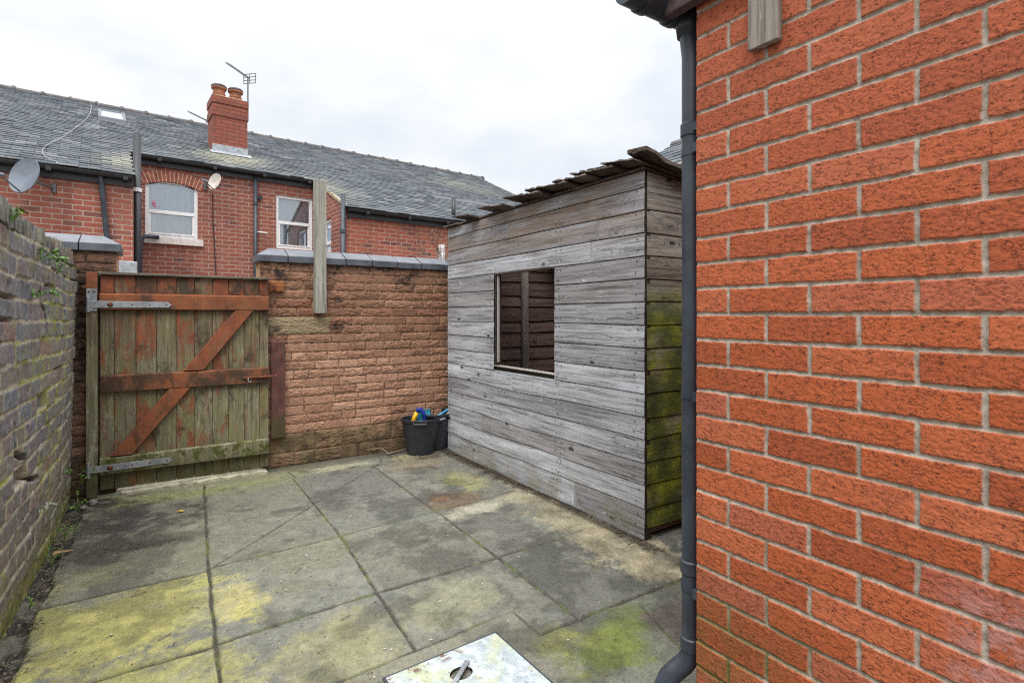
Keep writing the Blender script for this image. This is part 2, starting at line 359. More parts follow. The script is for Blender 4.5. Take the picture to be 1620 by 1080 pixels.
MAT['dish'] = plain('grey_dish_paint', (.15, .175, .21), .5, .4, var=.15, sc=6)
MAT['dish2'] = plain('cream_dish_paint', (.52, .47, .42), .5, .4, var=.2, sc=8)
MAT['metal'] = plain('aerial_metal', (.14, .14, .15), .5, .5, .5)
MAT['lead'] = plain('lead_flashing', (.34, .36, .39), .5, .5, .2, .25)
MAT['pot'] = plain('terracotta', (.31, .135, .080), .75, .3, var=.3, sc=9)
MAT['fascia'] = plain('stained_fascia', (.085, .055, .06), .6, .3, var=.4)
MAT['tub'] = plain('black_tub_plastic', (.024, .027, .034), .42, .5, var=.2)
MAT['yellow'] = plain('yellow_grip', (.72, .40, .015), .45); MAT['blue'] = plain('blue_grip', (.012, .03, .25), .45)
MAT['teal'] = plain('teal_plastic', (.02, .20, .30), .45); MAT['ltblue'] = plain('pale_blue_handle', (.06, .30, .48), .4)
MAT['cable_w'] = plain('white_cable', (.30, .30, .31), .5); MAT['inside'] = plain('dark_room', (.10, .10, .11), .9)
MAT['soil'] = plain('dark_soil', (.030, .025, .018), .95, .15, var=.6, sc=40, bump=1)
MAT['lane'] = plain('lane_concrete', (.17, .16, .14), .9, .2, var=.3, sc=3)
MAT['paleslab'] = plain('pale_threshold', (.42, .39, .29), .85, .2, var=.35, sc=14, bump=.6)
MAT['pink'] = plain('pink_cloth', (.52, .20, .28), .8)
MAT['twig'] = plain('dry_twig', (.19, .13, .09), .9); MAT['stone_chip'] = plain('pebble', (.16, .15, .13), .85)

def m_curtain():
    g = G('net_curtain'); o = g.obj(); x, y, z = g.xyz(o)
    n = g.noise(g.comb(g.math('MULTIPLY', x, 22), 0, g.math('MULTIPLY', z, 1.2)), 1, 4); n2 = g.noise(o, 12, 4)
    return g.out(g.mix(g.mr(n, .3, .7), (.62, .68, .76), (.88, .90, .93)), .9, g.bump(g.math('ADD', n, n2), .5, .02), .1)
MAT['curtain'] = m_curtain()
def m_glass():
    g = G('window_glass')
    tr = g.n('ShaderNodeBsdfTransparent', {0: (.85, .9, .93)}); gl = g.n('ShaderNodeBsdfGlossy', {'Color': (.9, .95, 1), 'Roughness': .02})
    fr = g.n('ShaderNodeFresnel', {0: 1.6}); mx = g.n('ShaderNodeMixShader', {0: g.mad(fr.outputs[0], 2.2, .22, True), 1: tr.outputs[0], 2: gl.outputs[0]})
    g.t.links.new(mx.outputs[0], g.t.nodes['Material Output'].inputs[0]); return g.m
MAT['glass'] = m_glass()
def m_leaf(name, a, b):
    g = G(name); r = g.attr('rnd'); o = g.obj()
    return g.out(g.mix(g.math('MULTIPLY', g.math('ADD', r, g.noise(o, 60, 2)), .5), a, b), .55, None, .35)
MAT['leaf'] = m_leaf('weed_leaf', (.045, .11, .018), (.16, .30, .045)); MAT['dleaf'] = m_leaf('dead_leaf', (.20, .10, .045), (.38, .22, .11))
MAT['redleaf'] = m_leaf('reddish_leaf', (.16, .06, .05), (.30, .17, .13)); MAT['yleaf'] = m_leaf('yellow_leaf', (.75, .52, .01), (.85, .65, .03))
MAT['litter'] = m_leaf('litter', (.03, .022, .014), (.22, .17, .11)); MAT['greyleaf'] = m_leaf('silver_leaf', (.22, .27, .19), (.40, .44, .34))
def m_manhole():
    g = G('worn_galvanised_cover'); o = g.obj(); n = g.noise(o, 16, 6, .7); n2 = g.noise(o, 7, 4)
    x, y, z = g.xyz(o)
    c = g.mix(g.mr(n, .35, .65), (.34, .39, .42), (.55, .60, .62))
    c = g.mix(g.math('MULTIPLY', g.mr(n2, .42, .60), .6), c, (.44, .46, .20))
    e = g.math('MULTIPLY', g.mr(y, -.055, -.02), g.mr(x, -.10, -.22)); c = g.mix(g.math('MULTIPLY', e, g.mr(g.noise(o, 20, 5, .7), .50, .58)), c, (.17, .085, .06))
    c = g.mix(g.mr(g.noise(o, 55, 5, .7), .58, .66, 0, .7), c, (.16, .19, .20))
    t = g.vor(g.map(o, (30, 30, 30)), 1)
    return g.out(c, .5, g.bump(g.math('ADD', t, n), .5, .004), .5, .25)
MAT['manhole'] = m_manhole()

# ------------------------------------------------------------------ mesh helpers
def tag(o, label=None, cat=None, group=None, kind=None):
    if label: o['label'] = label
    if cat: o['category'] = cat
    if group: o['group'] = group
    if kind: o['kind'] = kind
    return o
def empty(name, label, cat, loc=(0, 0, 0), rz=0, group=None):
    o = bpy.data.objects.new(name, None); COL.objects.link(o); o.location = loc; o.rotation_euler = (0, 0, rz)
    o.empty_display_size = .1
    return tag(o, label, cat, group)
def meshobj(name, verts, faces, mat, parent=None, attrs=None, smooth=False, off=None):
    """verts are given in the parent's frame for parts, in world for top-level things (off = origin of the thing)"""
    me = bpy.data.meshes.new(name)
    if off is not None: verts = np.asarray(verts, float) - np.asarray(off)
    me.from_pydata([tuple(v) for v in verts], [], faces)
    finish(me, mat, attrs, smooth)
    o = bpy.data.objects.new(name, me); COL.objects.link(o)
    if parent: o.parent = parent
    if off is not None: o.location = off
    return o
def finish(me, mat, attrs, smooth):
    if attrs:
        for k, v in attrs.items():
            v = np.asarray(v, np.float32)
            if v.ndim == 2:
                a = me.attributes.new(k, 'FLOAT_COLOR', 'POINT'); a.data.foreach_set('color', np.c_[v, np.ones(len(v))].astype(np.float32).ravel())
            else:
                a = me.attributes.new(k, 'FLOAT', 'POINT'); a.data.foreach_set('value', v)
    me.materials.append(mat)
    if smooth: me.polygons.foreach_set('use_smooth', np.ones(len(me.polygons), bool))
    me.update()
def gridobj(name, P, mat, parent=None, attrs=None, flip=False, off=None, keep=None, smooth=True):
    """P: (nu,nv,3) grid of points -> mesh"""
    nu, nv = P.shape[:2]; idx = np.arange(nu * nv).reshape(nu, nv)
    q = np.stack([idx[:-1, :-1], idx[1:, :-1], idx[1:, 1:], idx[:-1, 1:]], -1).reshape(-1, 4)
    if keep is not None:
        k = (keep[:-1, :-1] & keep[1:, :-1] & keep[1:, 1:] & keep[:-1, 1:]).ravel(); q = q[k]
    if flip: q = q[:, ::-1]
    V = P.reshape(-1, 3)
    if off is not None: V = V - np.asarray(off)
    me = bpy.data.meshes.new(name)
    me.vertices.add(len(V)); me.vertices.foreach_set('co', V.astype(np.float32).ravel())
    me.loops.add(q.size); me.loops.foreach_set('vertex_index', q.ravel().astype(np.int32))
    me.polygons.add(len(q)); me.polygons.foreach_set('loop_start', np.arange(0, q.size, 4, dtype=np.int32))
    me.update(calc_edges=True); me.validate()
    finish(me, mat, {k: (v.reshape(-1, 3) if v.ndim == 3 else v.ravel()) for k, v in (attrs or {}).items()}, smooth)
    o = bpy.data.objects.new(name, me); COL.objects.link(o)
    if parent: o.parent = parent
    if off is not None: o.location = off
    return o
class MB:
    def __init__(s): s.v = []; s.f = []; s.r = []
    def add(s, vs, fs, r=None):
        b = len(s.v); s.v += [tuple(v) for v in vs]; s.f += [tuple(i + b for i in f) for f in fs]
        s.r += [rng.random() if r is None else r] * len(vs); return s
    def box(s, x0, x1, y0, y1, z0, z1, r=None, mat=None):
        vs = [(x, y, z) for z in (z0, z1) for y in (y0, y1) for x in (x0, x1)]
        if mat is not None: vs = [mat @ Vector(v) for v in vs]
        return s.add(vs, [(0, 2, 3, 1), (4, 5, 7, 6), (0, 1, 5, 4), (2, 6, 7, 3), (0, 4, 6, 2), (1, 3, 7, 5)], r)
    def prism(s, poly, a, b, axis=1, r=None):
        """poly of 2-D points extruded from a to b along axis"""
        n = len(poly)
        def mk(p, t):
            q = list(p); q.insert(axis, t); return q
        vs = [mk(p, a) for p in poly] + [mk(p, b) for p in poly]
        fs = [tuple(range(n)), tuple(range(2 * n - 1, n - 1, -1))] + [(i, i + n, (i + 1) % n + n, (i + 1) % n) for i in range(n)]
        return s.add(vs, fs, r)
    def tube(s, pts, rad, seg=10, r=None, caps=True):
        pts = [Vector(p) for p in pts]; rads = rad if isinstance(rad, (list, tuple)) else [rad] * len(pts)
        rings = []; up = None
        for i, p in enumerate(pts):
            t = (pts[min(i + 1, len(pts) - 1)] - pts[max(i - 1, 0)]).normalized()
            if up is None: up = t.orthogonal().normalized()
            up = (up - t * up.dot(t)).normalized(); sd_ = t.cross(up)
            rings.append([p + (up * math.cos(2 * math.pi * k / seg) + sd_ * math.sin(2 * math.pi * k / seg)) * rads[i] for k in range(seg)])
        vs = [v for q in rings for v in q]; fs = []
        for i in range(len(pts) - 1):
            for k in range(seg):
                a = i * seg + k; b = i * seg + (k + 1) % seg; fs.append((a, b, b + seg, a + seg))
        if caps: fs += [tuple(range(seg - 1, -1, -1)), tuple(range((len(pts) - 1) * seg, len(pts) * seg))]
        return s.add(vs, fs, r)
    def lathe(s, c, prof, seg=24, r=None, mat=None):
        vs = []; fs = []
        for (q, z) in prof:
            for k in range(seg):
                a = 2 * math.pi * k / seg; p = Vector((q * math.cos(a), q * math.sin(a), z))
                if mat is not None: p = mat @ p
                vs.append(p + Vector(c))
        for i in range(len(prof) - 1):
            for k in range(seg):
                a = i * seg + k; b = i * seg + (k + 1) % seg; fs.append((a, b, b + seg, a + seg))
        return s.add(vs, fs, r)
    def build(s, name, mat, parent=None, bevel=0, smooth=False, off=None):
        o = meshobj(name, s.v, s.f, mat, parent, {'rnd': s.r}, smooth, off)
        me = o.data; bm = bmesh.new(); bm.from_mesh(me); bmesh.ops.recalc_face_normals(bm, faces=bm.faces); bm.to_mesh(me); bm.free()
        if bevel:
            b = o.modifiers.new('bevel', 'BEVEL'); b.width = bevel; b.segments = 2; b.limit_method = 'ANGLE'
        return o
def weld(o, mb, mat):
    """small studs and nail heads belong to the surface they sit in"""
    me = o.data; me.materials.append(mat); bm = bmesh.new(); bm.from_mesh(me); vs = [bm.verts.new(v) for v in mb.v]
    for f in mb.f: bm.faces.new([vs[i] for i in f]).material_index = len(me.materials) - 1
    bm.to_mesh(me); bm.free()

# ------------------------------------------------------------------ ground
def ground():
    V = [(-60, -40, -.06), (60, -40, -.06), (60, 90, -.06), (-60, 90, -.06)]
    tag(meshobj('ground', V, [(0, 1, 2, 3)], M('lane')), kind='structure')
    xs = np.concatenate([np.arange(-.56, 2.5, .0065), np.arange(2.5, 3.8, .05)])
    ys = np.concatenate([np.arange(-1.2, 1.0, .03), np.arange(1.0, 4.74, .0065)])
    X, Y = np.meshgrid(xs, ys, indexing='ij')
    Xw = X + .010 * (fbm(X * 7, Y * 7, 3, 3) - .5); Yw = Y + .010 * (fbm(X * 7, Y * 7, 3, 8) - .5)
    def seg(a, b, ):
        ax, ay = a; bx, by = b; dx, dy = bx - ax, by - ay
        t = np.clip(((Xw - ax) * dx + (Yw - ay) * dy) / (dx * dx + dy * dy), 0, 1)
        return np.hypot(Xw - ax - t * dx, Yw - ay - t * dy)
    J = [((.285, 4.6), (.21, 3.05), .011, .010), ((.21, 3.05), (.13, .9), .013, .011),
         ((.86, 4.33), (.86, 3.0), .011, .010), ((.86, 3.0), (.80, 1.86), .011, .010),
         ((1.49, 4.33), (1.478, 3.0), .011, .008), ((1.478, 3.0), (1.445, 1.66), .011, .008),
         ((-.45, 3.0), (.205, 2.99), .016, .009), ((.205, 3.02), (.85, 3.05), .016, .009), ((.85, 3.05), (2.1, 3.16), .010, .007),
         ((-.5, 2.32), (.19, 2.306), .017, .010), ((.19, 2.306), (.83, 2.34), .017, .010), ((.83, 2.34), (2.03, 2.33), .016, .010),
         ((.24, 3.60), (.88, 3.68), .009, .006), ((.88, 3.68), (1.45, 3.72), .008, .004),
         ((.236, 3.03), (.88, 3.68), .0105, .007), ((.88, 3.68), (1.54, 4.33), .0105, .007),
         ((-.42, 4.40), (.89, 4.34), .012, .005), ((.89, 4.33), (1.56, 4.34), .020, .010), ((.89, 4.33), (.86, 4.55), .008, .008), ((1.56, 4.34), (1.62, 4.5), .008, .008),
         ((-.3, 1.80), (.53, 1.84), .010, .008), ((.53, 1.84), (1.25, 1.88), .010, .006), ((1.25, 1.88), (1.255, 1.68), .010, .006), ((1.255, 1.68), (2.3, 1.64), .015, .012),
         ((1.73, 1.60), (1.62, 1.28), .008, .010)]
    dj = np.zeros_like(X); jm = np.zeros_like(X)
    for a, b, wd, dp in J:
        d = seg(a, b); wv = wd * .85 * (.40 + .8 * fbm(X * 18, Y * 18, 3, 21))
        m = 1 - sst(wv * .55, wv * 1.1, d); dj = np.maximum(dj, m * dp); jm = np.maximum(jm, m * min(1, dp / .007))
    ix = (X > .2 + .04 * (Y - 3)).astype(int) + (X > .85) + (X > 1.465); iy = (Y > 2.33).astype(int) + (Y > 3.05) + (Y > 4.34)
    sid = _h(ix, iy, 4)
    tilt = (sid - .5) * .006 + (_h(ix, iy, 9) - .5) * .008 * (X - .85)
    H = tilt - dj + .004 * (fbm(X * 3, Y * 3, 4, 31) - .5) + .0022 * (fbm(X * 60, Y * 60, 3, 33) - .5)
    # colour: dirt, algae and stains, each with its own shape; painted contact shade
    c = np.empty(X.shape + (3,)); c[:] = (.172, .172, .150); c *= (.85 + .32 * sid)[..., None]
    n5 = fbm(X * 5, Y * 5, 5, 41); n14 = fbm(X * 15, Y * 15, 4, 47); n60 = fbm(X * 55, Y * 55, 3, 49)
    def blob(cx, cy, rx, ry, rot=0, soft=.5, amp=.55):
        cr_, sr_ = math.cos(R(rot)), math.sin(R(rot)); a = (X - cx) * cr_ + (Y - cy) * sr_; b = -(X - cx) * sr_ + (Y - cy) * cr_
        d = np.hypot(a / rx, b / ry) + amp * 2 * (n5 - .5) + .8 * (n14 - .5) + .45 * (n60 - .5)
        return 1 - sst(1 - soft, 1 + soft * .3, d)
    def lay(m, col, k):
        nonlocal c
        m = (m * k)[..., None]; c = c * (1 - m) + np.array(col) * m
    lay(blob(.1, 3.6, 1.0, 1.6), (.20, .195, .115), .5)
    lay(blob(.5, 4.5, 1.2, .28), (.25, .245, .13), .6)
    lay(blob(-.1, 2.72, .48, .42, 0, .5, .4) * (Y < 2.99) * (X < .2) , (.42, .385, .125), .9)
    lay(blob(-.2, 2.05, .6, .5, 0, .5, .4), (.40, .37, .13), .85)
    lay(blob(.27, 2.64, .15, .27, 8, .45, .35) * (X > .2), (.48, .43, .15), .85)
    lay(blob(.55, 2.0, .45, .24, 0, .6), (.33, .31, .15), .6)
    lay(blob(1.05, 2.08, .32, .2, 0, .6), (.30, .29, .18), .55)
    lay(blob(-.30, 3.2, .25, .12, 20, .5), (.34, .32, .15), .6)
    lay(blob(.1, 4.36, .55, .10, 0, .5), (.22, .23, .09), .8)
    # wet dark patches
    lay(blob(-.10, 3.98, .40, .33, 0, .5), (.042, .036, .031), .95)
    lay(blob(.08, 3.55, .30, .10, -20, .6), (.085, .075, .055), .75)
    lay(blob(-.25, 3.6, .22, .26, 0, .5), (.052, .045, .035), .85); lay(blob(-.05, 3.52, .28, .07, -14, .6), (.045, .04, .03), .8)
    lay(((Y < 3.1) & (Y > 2.34) & (X > 1.47) & (X < 1.85)) * (.75 + .4 * n5), (.130, .125, .108), .75)
    lay(((Y < 2.32) & (Y > 1.66) & (X > 1.45)) * (.75 + .4 * n5), (.125, .125, .112), .8)
    lay(((Y < 2.99) & (Y > 2.34) & (X > .86) & (X < 1.47)) * (.6 + .5 * n5), (.15, .145, .115), .75)
    lay(((Y > 3.06) & (Y < 4.3) & (X > .87) & (X < 1.5)) * (.5 + .6 * n5), (.135, .135, .125), .8)
    lay(((Y > 3.06) & (Y < 4.3) & (X > .25) & (X <= .87)) * (.4 + .6 * n5), (.165, .165, .14), .6)
    lay(blob(1.66, 3.24, .24, .20, 0, .35), (.14, .095, .06), .85)
    lay(blob(1.60, 3.29, .06, .045, 0, .4), (.33, .17, .085), .85)
    lay(blob(1.72, 2.98, .30, .10, 8, .5), (.46, .43, .34), .8); lay(blob(1.22, 4.43, .33, .07, 2, .25, .2), (.40, .385, .27), .8); lay(blob(1.85, 4.42, .25, .10, 0, .5), (.38, .34, .19), .8)
    lay(blob(1.95, 3.55, .16, .35, 0, .6), (.34, .32, .14), .8)
    lay(blob(1.85, 4.2, .30, .25, 0, .6), (.27, .22, .155), .75)
    # spilled sand along the shed
    sand = blob(2.10, 2.55, .20, .75, -4, .55, .6); lay(sand, (.40, .345, .225), .85); 
    lay(blob(2.10, 1.98, .24, .38, 0, .3, .5), (.42, .36, .245), .9)
    lay(blob(2.02, 2.02, .05, .28, 20, .5, .6), (.25, .21, .14), .6)
    H = H + .012 * np.clip(sand, 0, 1) * (.6 + .8 * n14)
    # cement apron round the cover, moss
    lay((Y < 1.66) * sst(1.24, 1.27, X) * 1.0, (.15, .155, .12), .8); lay((Y < 1.85) * (X <= 1.26) * (X > .55) * 1.0, (.175, .17, .13), .8)
    lay(blob(1.48, 1.50, .22, .17, 0, .6, .7), (.145, .175, .026), .9)
    lay(blob(1.33, 1.62, .14, .10, 0, .7), (.25, .25, .06), .7)
    lay(blob(1.62, 1.58, .14, .12, 0, .6), (.12, .15, .04), .6)
    lay(sst(1.64, 1.70, X + .04 * n5) * (Y < 1.55), (.13, .105, .095), .9)
    # soil strip along the left wall
    edge = -.405 + .05 * (n5 - .5) - .02 * (Y < 3.6)
    so_ = 1 - sst(0, .02, X - edge); lay(so_, (.032, .026, .019), 1); H = H - so_ * .02 + so_ * .03 * (fbm(X * 40, Y * 40, 3, 71) - .4)
    so2 = blob(-.33, 4.42, .10, .16, 0, .5); lay(so2, (.035, .028, .02), .9)
    lay(1 - sst(0, .05, np.hypot((X - 2.19) / 1, 0 * Y) - .03 * n14), (.06, .045, .03), .85 )  # debris line and painted contact shade along the shed foot
    # speckle and joints
    sp = fbm(X * 90, Y * 90, 2, 61); c *= (.80 + .40 * sp)[..., None]
    c *= (.72 + .56 * fbm(X * 24, Y * 24, 5, 62, .62))[..., None]
    bl = sst(.50, .66, fbm(X * 4.2, Y * 4.2, 5, 63, .6))[..., None]; c = c * (1 - .42 * bl)
    pz = sst(.56, .70, fbm(X * 6.5 + 9, Y * 6.5, 5, 64, .6))[..., None] * .30; c = c * (1 - pz) + np.array((.34, .32, .255)) * pz
    wf = (1 - sst(.0, .16, 4.62 - Y + .16 * (n5 - .5)))[..., None] * .55 * (X > .72)[..., None]; c = c * (1 - wf) + np.array((.05, .04, .028)) * wf  # contact shade painted into the paving along the stone wall foot
    # worn dirty margins of each slab
    jc = np.where((fbm(X * 9, Y * 9, 3, 81) > .56)[..., None], (.085, .10, .022), (.045, .038, .028))
    jm = np.clip(jm, 0, 1)[..., None]; c = c * (1 - jm) + jc * jm
    c = c * np.array((.90, .90, .86))
    P = np.stack([X, Y, H], -1)
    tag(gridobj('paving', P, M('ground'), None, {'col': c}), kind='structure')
ground()

# ------------------------------------------------------------------ orange rustic brick corner (own house)
def orange_house():
    root = empty('brick_house', 'near house corner in rough orange brick with pale mortar, filling the right side', 'house', (1.35, 1.03, 0))
    us = np.concatenate([np.arange(0, .82, .0022), np.arange(.82, 3.0, .02)]); vs = np.arange(0, 2.42, .0023)
    U, V = np.meshgrid(us, vs, indexing='ij')
    rows = []; k0 = -17
    for k in range(k0, 18):
        z0 = 1.2525 + .075 * k
        st = .1125 if k % 2 == 0 else .225
        rows.append((z0, z0 + .075, [-.2 if False else -.004] + [st + .225 * i for i in range(16)]))
    rnd, r2, ed, lu = bricklay(U, V, rows, 11, .0022, 14)
    # corner edge of the brick is a real arris
    m = sst(.0034, .0064, ed + .0036 * (fbm(U * 90, V * 90, 3, 2) - .5))
    edgeu = sst(0, .006, U)
    a = fbm(U * 95, V * 230, 3, 5); b = fbm(U * 210 + 9, V * 110, 3, 6)
    crk = (1 - sst(.012, .040, np.abs(a - .5))) * sst(.42, .6, fbm(U * 50, V * 70, 2, 8))
    crk2 = (1 - sst(.008, .026, np.abs(b - .52))) * sst(.52, .66, fbm(U * 60 + 3, V * 50, 2, 9))
    cv = np.clip(crk + .8 * crk2, 0, 1)
    step = .0006 * sst(.44, .56, a) + .0008 * fbm(U * 160, V * 160, 2, 13)
    H = m * (.0058 + step + .0025 * (r2 - .5)) - cv * m * .0014 + (1 - m) * .0022 * fbm(U * 90, V * 90, 3, 15)
    aux = cv * m
    H = H * edgeu - .004 * (1 - edgeu)
    P = np.stack([-H, -U, V], -1)
    gridobj('side_wall', P, M('orange'), root, {'mort': m, 'rnd': rnd, 'aux': aux}, flip=True)
    # end wall and core
    b_ = MB(); b_.box(.004, 3.0, -3.0, 0, 0, 2.42); b_.build('end_wall', M('hb_end'), root)
    f = MB(); f.box(-.055, -.018, -3.0, .075, 2.165 - 0, 2.31); f.build('barge_board', M('fascia'), root, .003)
    s = MB(); s.box(-.10, 3.0, .0, .20, 2.30, 2.318); s.box(-.16, 3.0, -3, .22, 2.42, 2.45); s.build('soffit', M('fascia'), root, .003)
    # gutter along the end wall
    g = MB(); prof = []
    for k in range(11):
        a_ = math.pi * (1 + k / 10); prof.append((.10 + .046 * math.cos(a_), 2.22 + .046 * math.sin(a_)))
    inner = [(.10 + (y - .10) * .93, 2.215 + (z - 2.215) * .93) for y, z in reversed(prof)]
    g.prism(prof + inner, -.19, 2.6, 0)
    g.prism(prof, -.195, -.188, 0)
    for xx in (-.13, .0, .12, 1.0): 
        p2 = [(.10 + (y - .10) * 1.10, 2.213 + (z - 2.215) * 1.10) for y, z in prof]; g.prism(p2 + [(y, z) for y, z in reversed(prof)], xx, xx + .028, 0)
    g.build('gutter', M('pipe'), root, .0015)
    # downpipe with collars, running to an elbow above the gully
    d = empty('downpipe', 'dark grey plastic downpipe running down the corner of the orange brick house', 'pipe', (1.402, 1.085, .1))
    X0 = Vector((1.402, 1.085, .1))
    t = MB(); t.tube([(0, .012, 2.075), (0, .008, 2.02), (0, 0, 1.96), (0, 0, .105), (-.005, .004, .075), (-.018, .016, .050), (-.040, .030, .030), (-.062, .042, .008), (-.074, .048, -.02), (-.078, .050, -.06), (-.078, .050, -.11)], .031, 24)
    t.build('pipe', M('pipe'), d, smooth=True)
    for zz in (1.66, .9, .30):
        t = MB(); t.tube([(0, 0, zz - .012), (0, 0, zz + .012)], .0335, 24); t.box(-.045, .045, -.055, -.035, zz - .014, zz + .014); t.build('clip', M('pipe'), d)
    t = MB(); t.tube([(0, .012, 2.03), (0, .012, 2.10)], [.036, .045], 24); t.build('outlet', M('pipe'), d, smooth=True)
    for z in (1.73, .36, .12):
        t = MB(); t.tube([(0, 0, z - .022), (0, 0, z - .018), (0, 0, z + .018), (0, 0, z + .022)], [.031, .0355, .0355, .031], 24)
        if z > 1: t.box(-.028, .028, -.052, -.02, z - .012, z + .012)
        t.build('collar', M('pipe'), d)
    pl = MB(); pl.box(1.318, 1.341, .758, .842, 1.957, 2.36, .4); o = pl.build('plank', M('plank'), None, .003, off=(1.33, .80, 1.957))
    tag(o, 'short grey weathered plank fixed upright to the orange brick wall', 'plank')
MAT['hb_end'] = m_housebrick('plain_orange_brick', (.42, .11, .05), (.52, .14, .065), (.36, .10, .05), 0, (.45, .40, .34))
orange_house()

# ------------------------------------------------------------------ old brick wall on the left
def left_wall():
    root = empty('brick_wall', 'old blue-purple brick boundary wall with crumbling mortar and moss, left side', 'wall', (-.48, 4.66, 0))
    us = np.concatenate([np.arange(0, 2.6, .0055), np.arange(2.6, 5.2, .02)]); vs = np.arange(-.10, 1.585, .0055)
    U, V = np.meshgrid(us, vs, indexing='ij')        # U = distance from the far end towards the camera
    r_ = random.Random(3); rows = []; z = -.10; k = 0
    while z < 1.6:
        h_ = .089 + r_.uniform(-.004, .004); js = [-.05]; u = -.05 + r_.uniform(.02, .15)
        while u < 5.4:
            js.append(u); u += r_.choice([.235, .225, .115, .23]) if k % 3 else r_.choice([.115, .12, .11, .225]); 
        js.append(6); rows.append((z, z + h_, js)); z += h_; k += 1
    sag = .018 * np.sin(U * 1.7 + .5) + .008 * np.sin(U * 4.3)
    rnd, r2, ed, lu = bricklay(U, V + sag * (V / 1.6), rows, 23, .007, 7)
    deepn = fbm(U * 2.6, V * 3.2, 4, 51)
    gone = sst(.62, .70, deepn)                      # joints that have lost their mortar
    er = ed + .009 * (fbm(U * 28, V * 28, 3, 52) - .5)
    m = sst(.0055, .0095, er)
    H = m * (.0035 + .010 * (r2 - .5) + .04 * (r2 - .5) * lu * 2) + .008 * (fbm(U * 36, V * 36, 4, 53) - .5) * m + .010 * (fbm(U * 9, V * 9, 3, 55) - .5)
    H = H - (1 - m) * (.001 + .030 * gone) + (1 - m) * .007 * (fbm(U * 60, V * 60, 3, 54) - .4)
    miss = (r2 > .965) & (rnd > .4); H = np.where(miss, H - .035 * m, H)
    # stepped crack near the top of the wall
    ck = np.zeros_like(U)
    for (a, b) in [((1.35, 1.45), (1.32, 1.30)), ((1.32, 1.30), (1.20, 1.27)), ((1.20, 1.27), (1.17, 1.16)), ((1.75, .80), (1.72, .68)), ((1.72, .68), (1.56, .63)), ((1.56, .63), (1.5, .52)), ((1.5, .52), (1.32, .48))]:
        dx, dy = b[0] - a[0], b[1] - a[1]; t = np.clip(((U - a[0]) * dx + (V - a[1]) * dy) / (dx * dx + dy * dy), 0, 1)
        d = np.hypot(U - a[0] - t * dx, V - a[1] - t * dy) + .012 * (fbm(U * 30, V * 30, 3, 57) - .5); ck = np.maximum(ck, 1 - sst(.006, .015, d))
    H = H - ck * .05
    moss = sst(.46, .58, fbm(U * 2.6 + 3, V * 3.0, 4, 58)) * (1 - .85 * m) + .35 * sst(.60, .7, fbm(U * 5, V * 9, 3, 59))
    moss = moss * sst(.05, .4, V) + sst(.16, .03, V) * .9 * (V < .2)
    lean = .022 * (V - .8) + .012 * np.sin(U * 2.1)
    P = np.stack([H + lean, -U, V], -1)
    gridobj('brick_face', P, M('oldbrick'), root, {'mort': m, 'rnd': rnd, 'aux': np.clip(moss, 0, 1)}, flip=True)
    c = MB(); c.box(-.23, -.055, -5.2, 0.0, -.1, 1.565); o = c.build('core', M('oldcore'), root)
    # brick-on-edge capping, loose and uneven
    n = 0; u = .10
    cp = bmesh.new(); rnds = []
    while u < 4.6:
        wdt = r_.uniform(.062, .080); ht = r_.uniform(.085, .118); 
        if r_.random() < .10: u += wdt; continue
        lo = r_.uniform(-.012, .012); tl = r_.uniform(-.10, .10)
        bm = bmesh.new(); bmesh.ops.create_cube(bm, size=1)
        bmesh.ops.bevel(bm, geom=bm.edges[:], offset=.09, segments=2, affect='EDGES')
        bmesh.ops.subdivide_edges(bm, edges=bm.edges[:], cuts=1)
        mtx = Matrix.Translation((-.10 + lo, -u - wdt / 2, 1.568 + ht / 2 + r_.uniform(0, .012))) @ Matrix.Rotation(tl, 4, 'X') @ Matrix.Rotation(r_.uniform(-.06, .06), 4, 'Z') @ Matrix.Diagonal((.225, wdt - .004, ht, 1))
        for v in bm.verts:
            v.co += Vector([r_.uniform(-.018, .018) for _ in range(3)])
        bm.transform(mtx); b0 = len(cp.verts); q = r_.random()
        mp_ = [cp.verts.new(v.co) for v in bm.verts]; rnds += [q] * len(mp_)
        bm.verts.index_update()
        for f in bm.faces: cp.faces.new([mp_[v.index] for v in f.verts])
        bm.free(); u += wdt + r_.uniform(.004, .014)
    me = bpy.data.meshes.new('capping'); cp.to_mesh(me); cp.free()
    finish(me, M('oldbrick'), {'rnd': rnds, 'mort': [1] * len(rnds), 'aux': [.25] * len(rnds)}, False)
    o = bpy.data.objects.new('capping', me); COL.objects.link(o); o.parent = root
    s = MB(); 
    bed = np.arange(0, 5.0, .03)
MAT['oldcore'] = plain('old_wall_mortar', (.12, .10, .075), .95, .2, var=.5, sc=20, bump=.8)
left_wall()

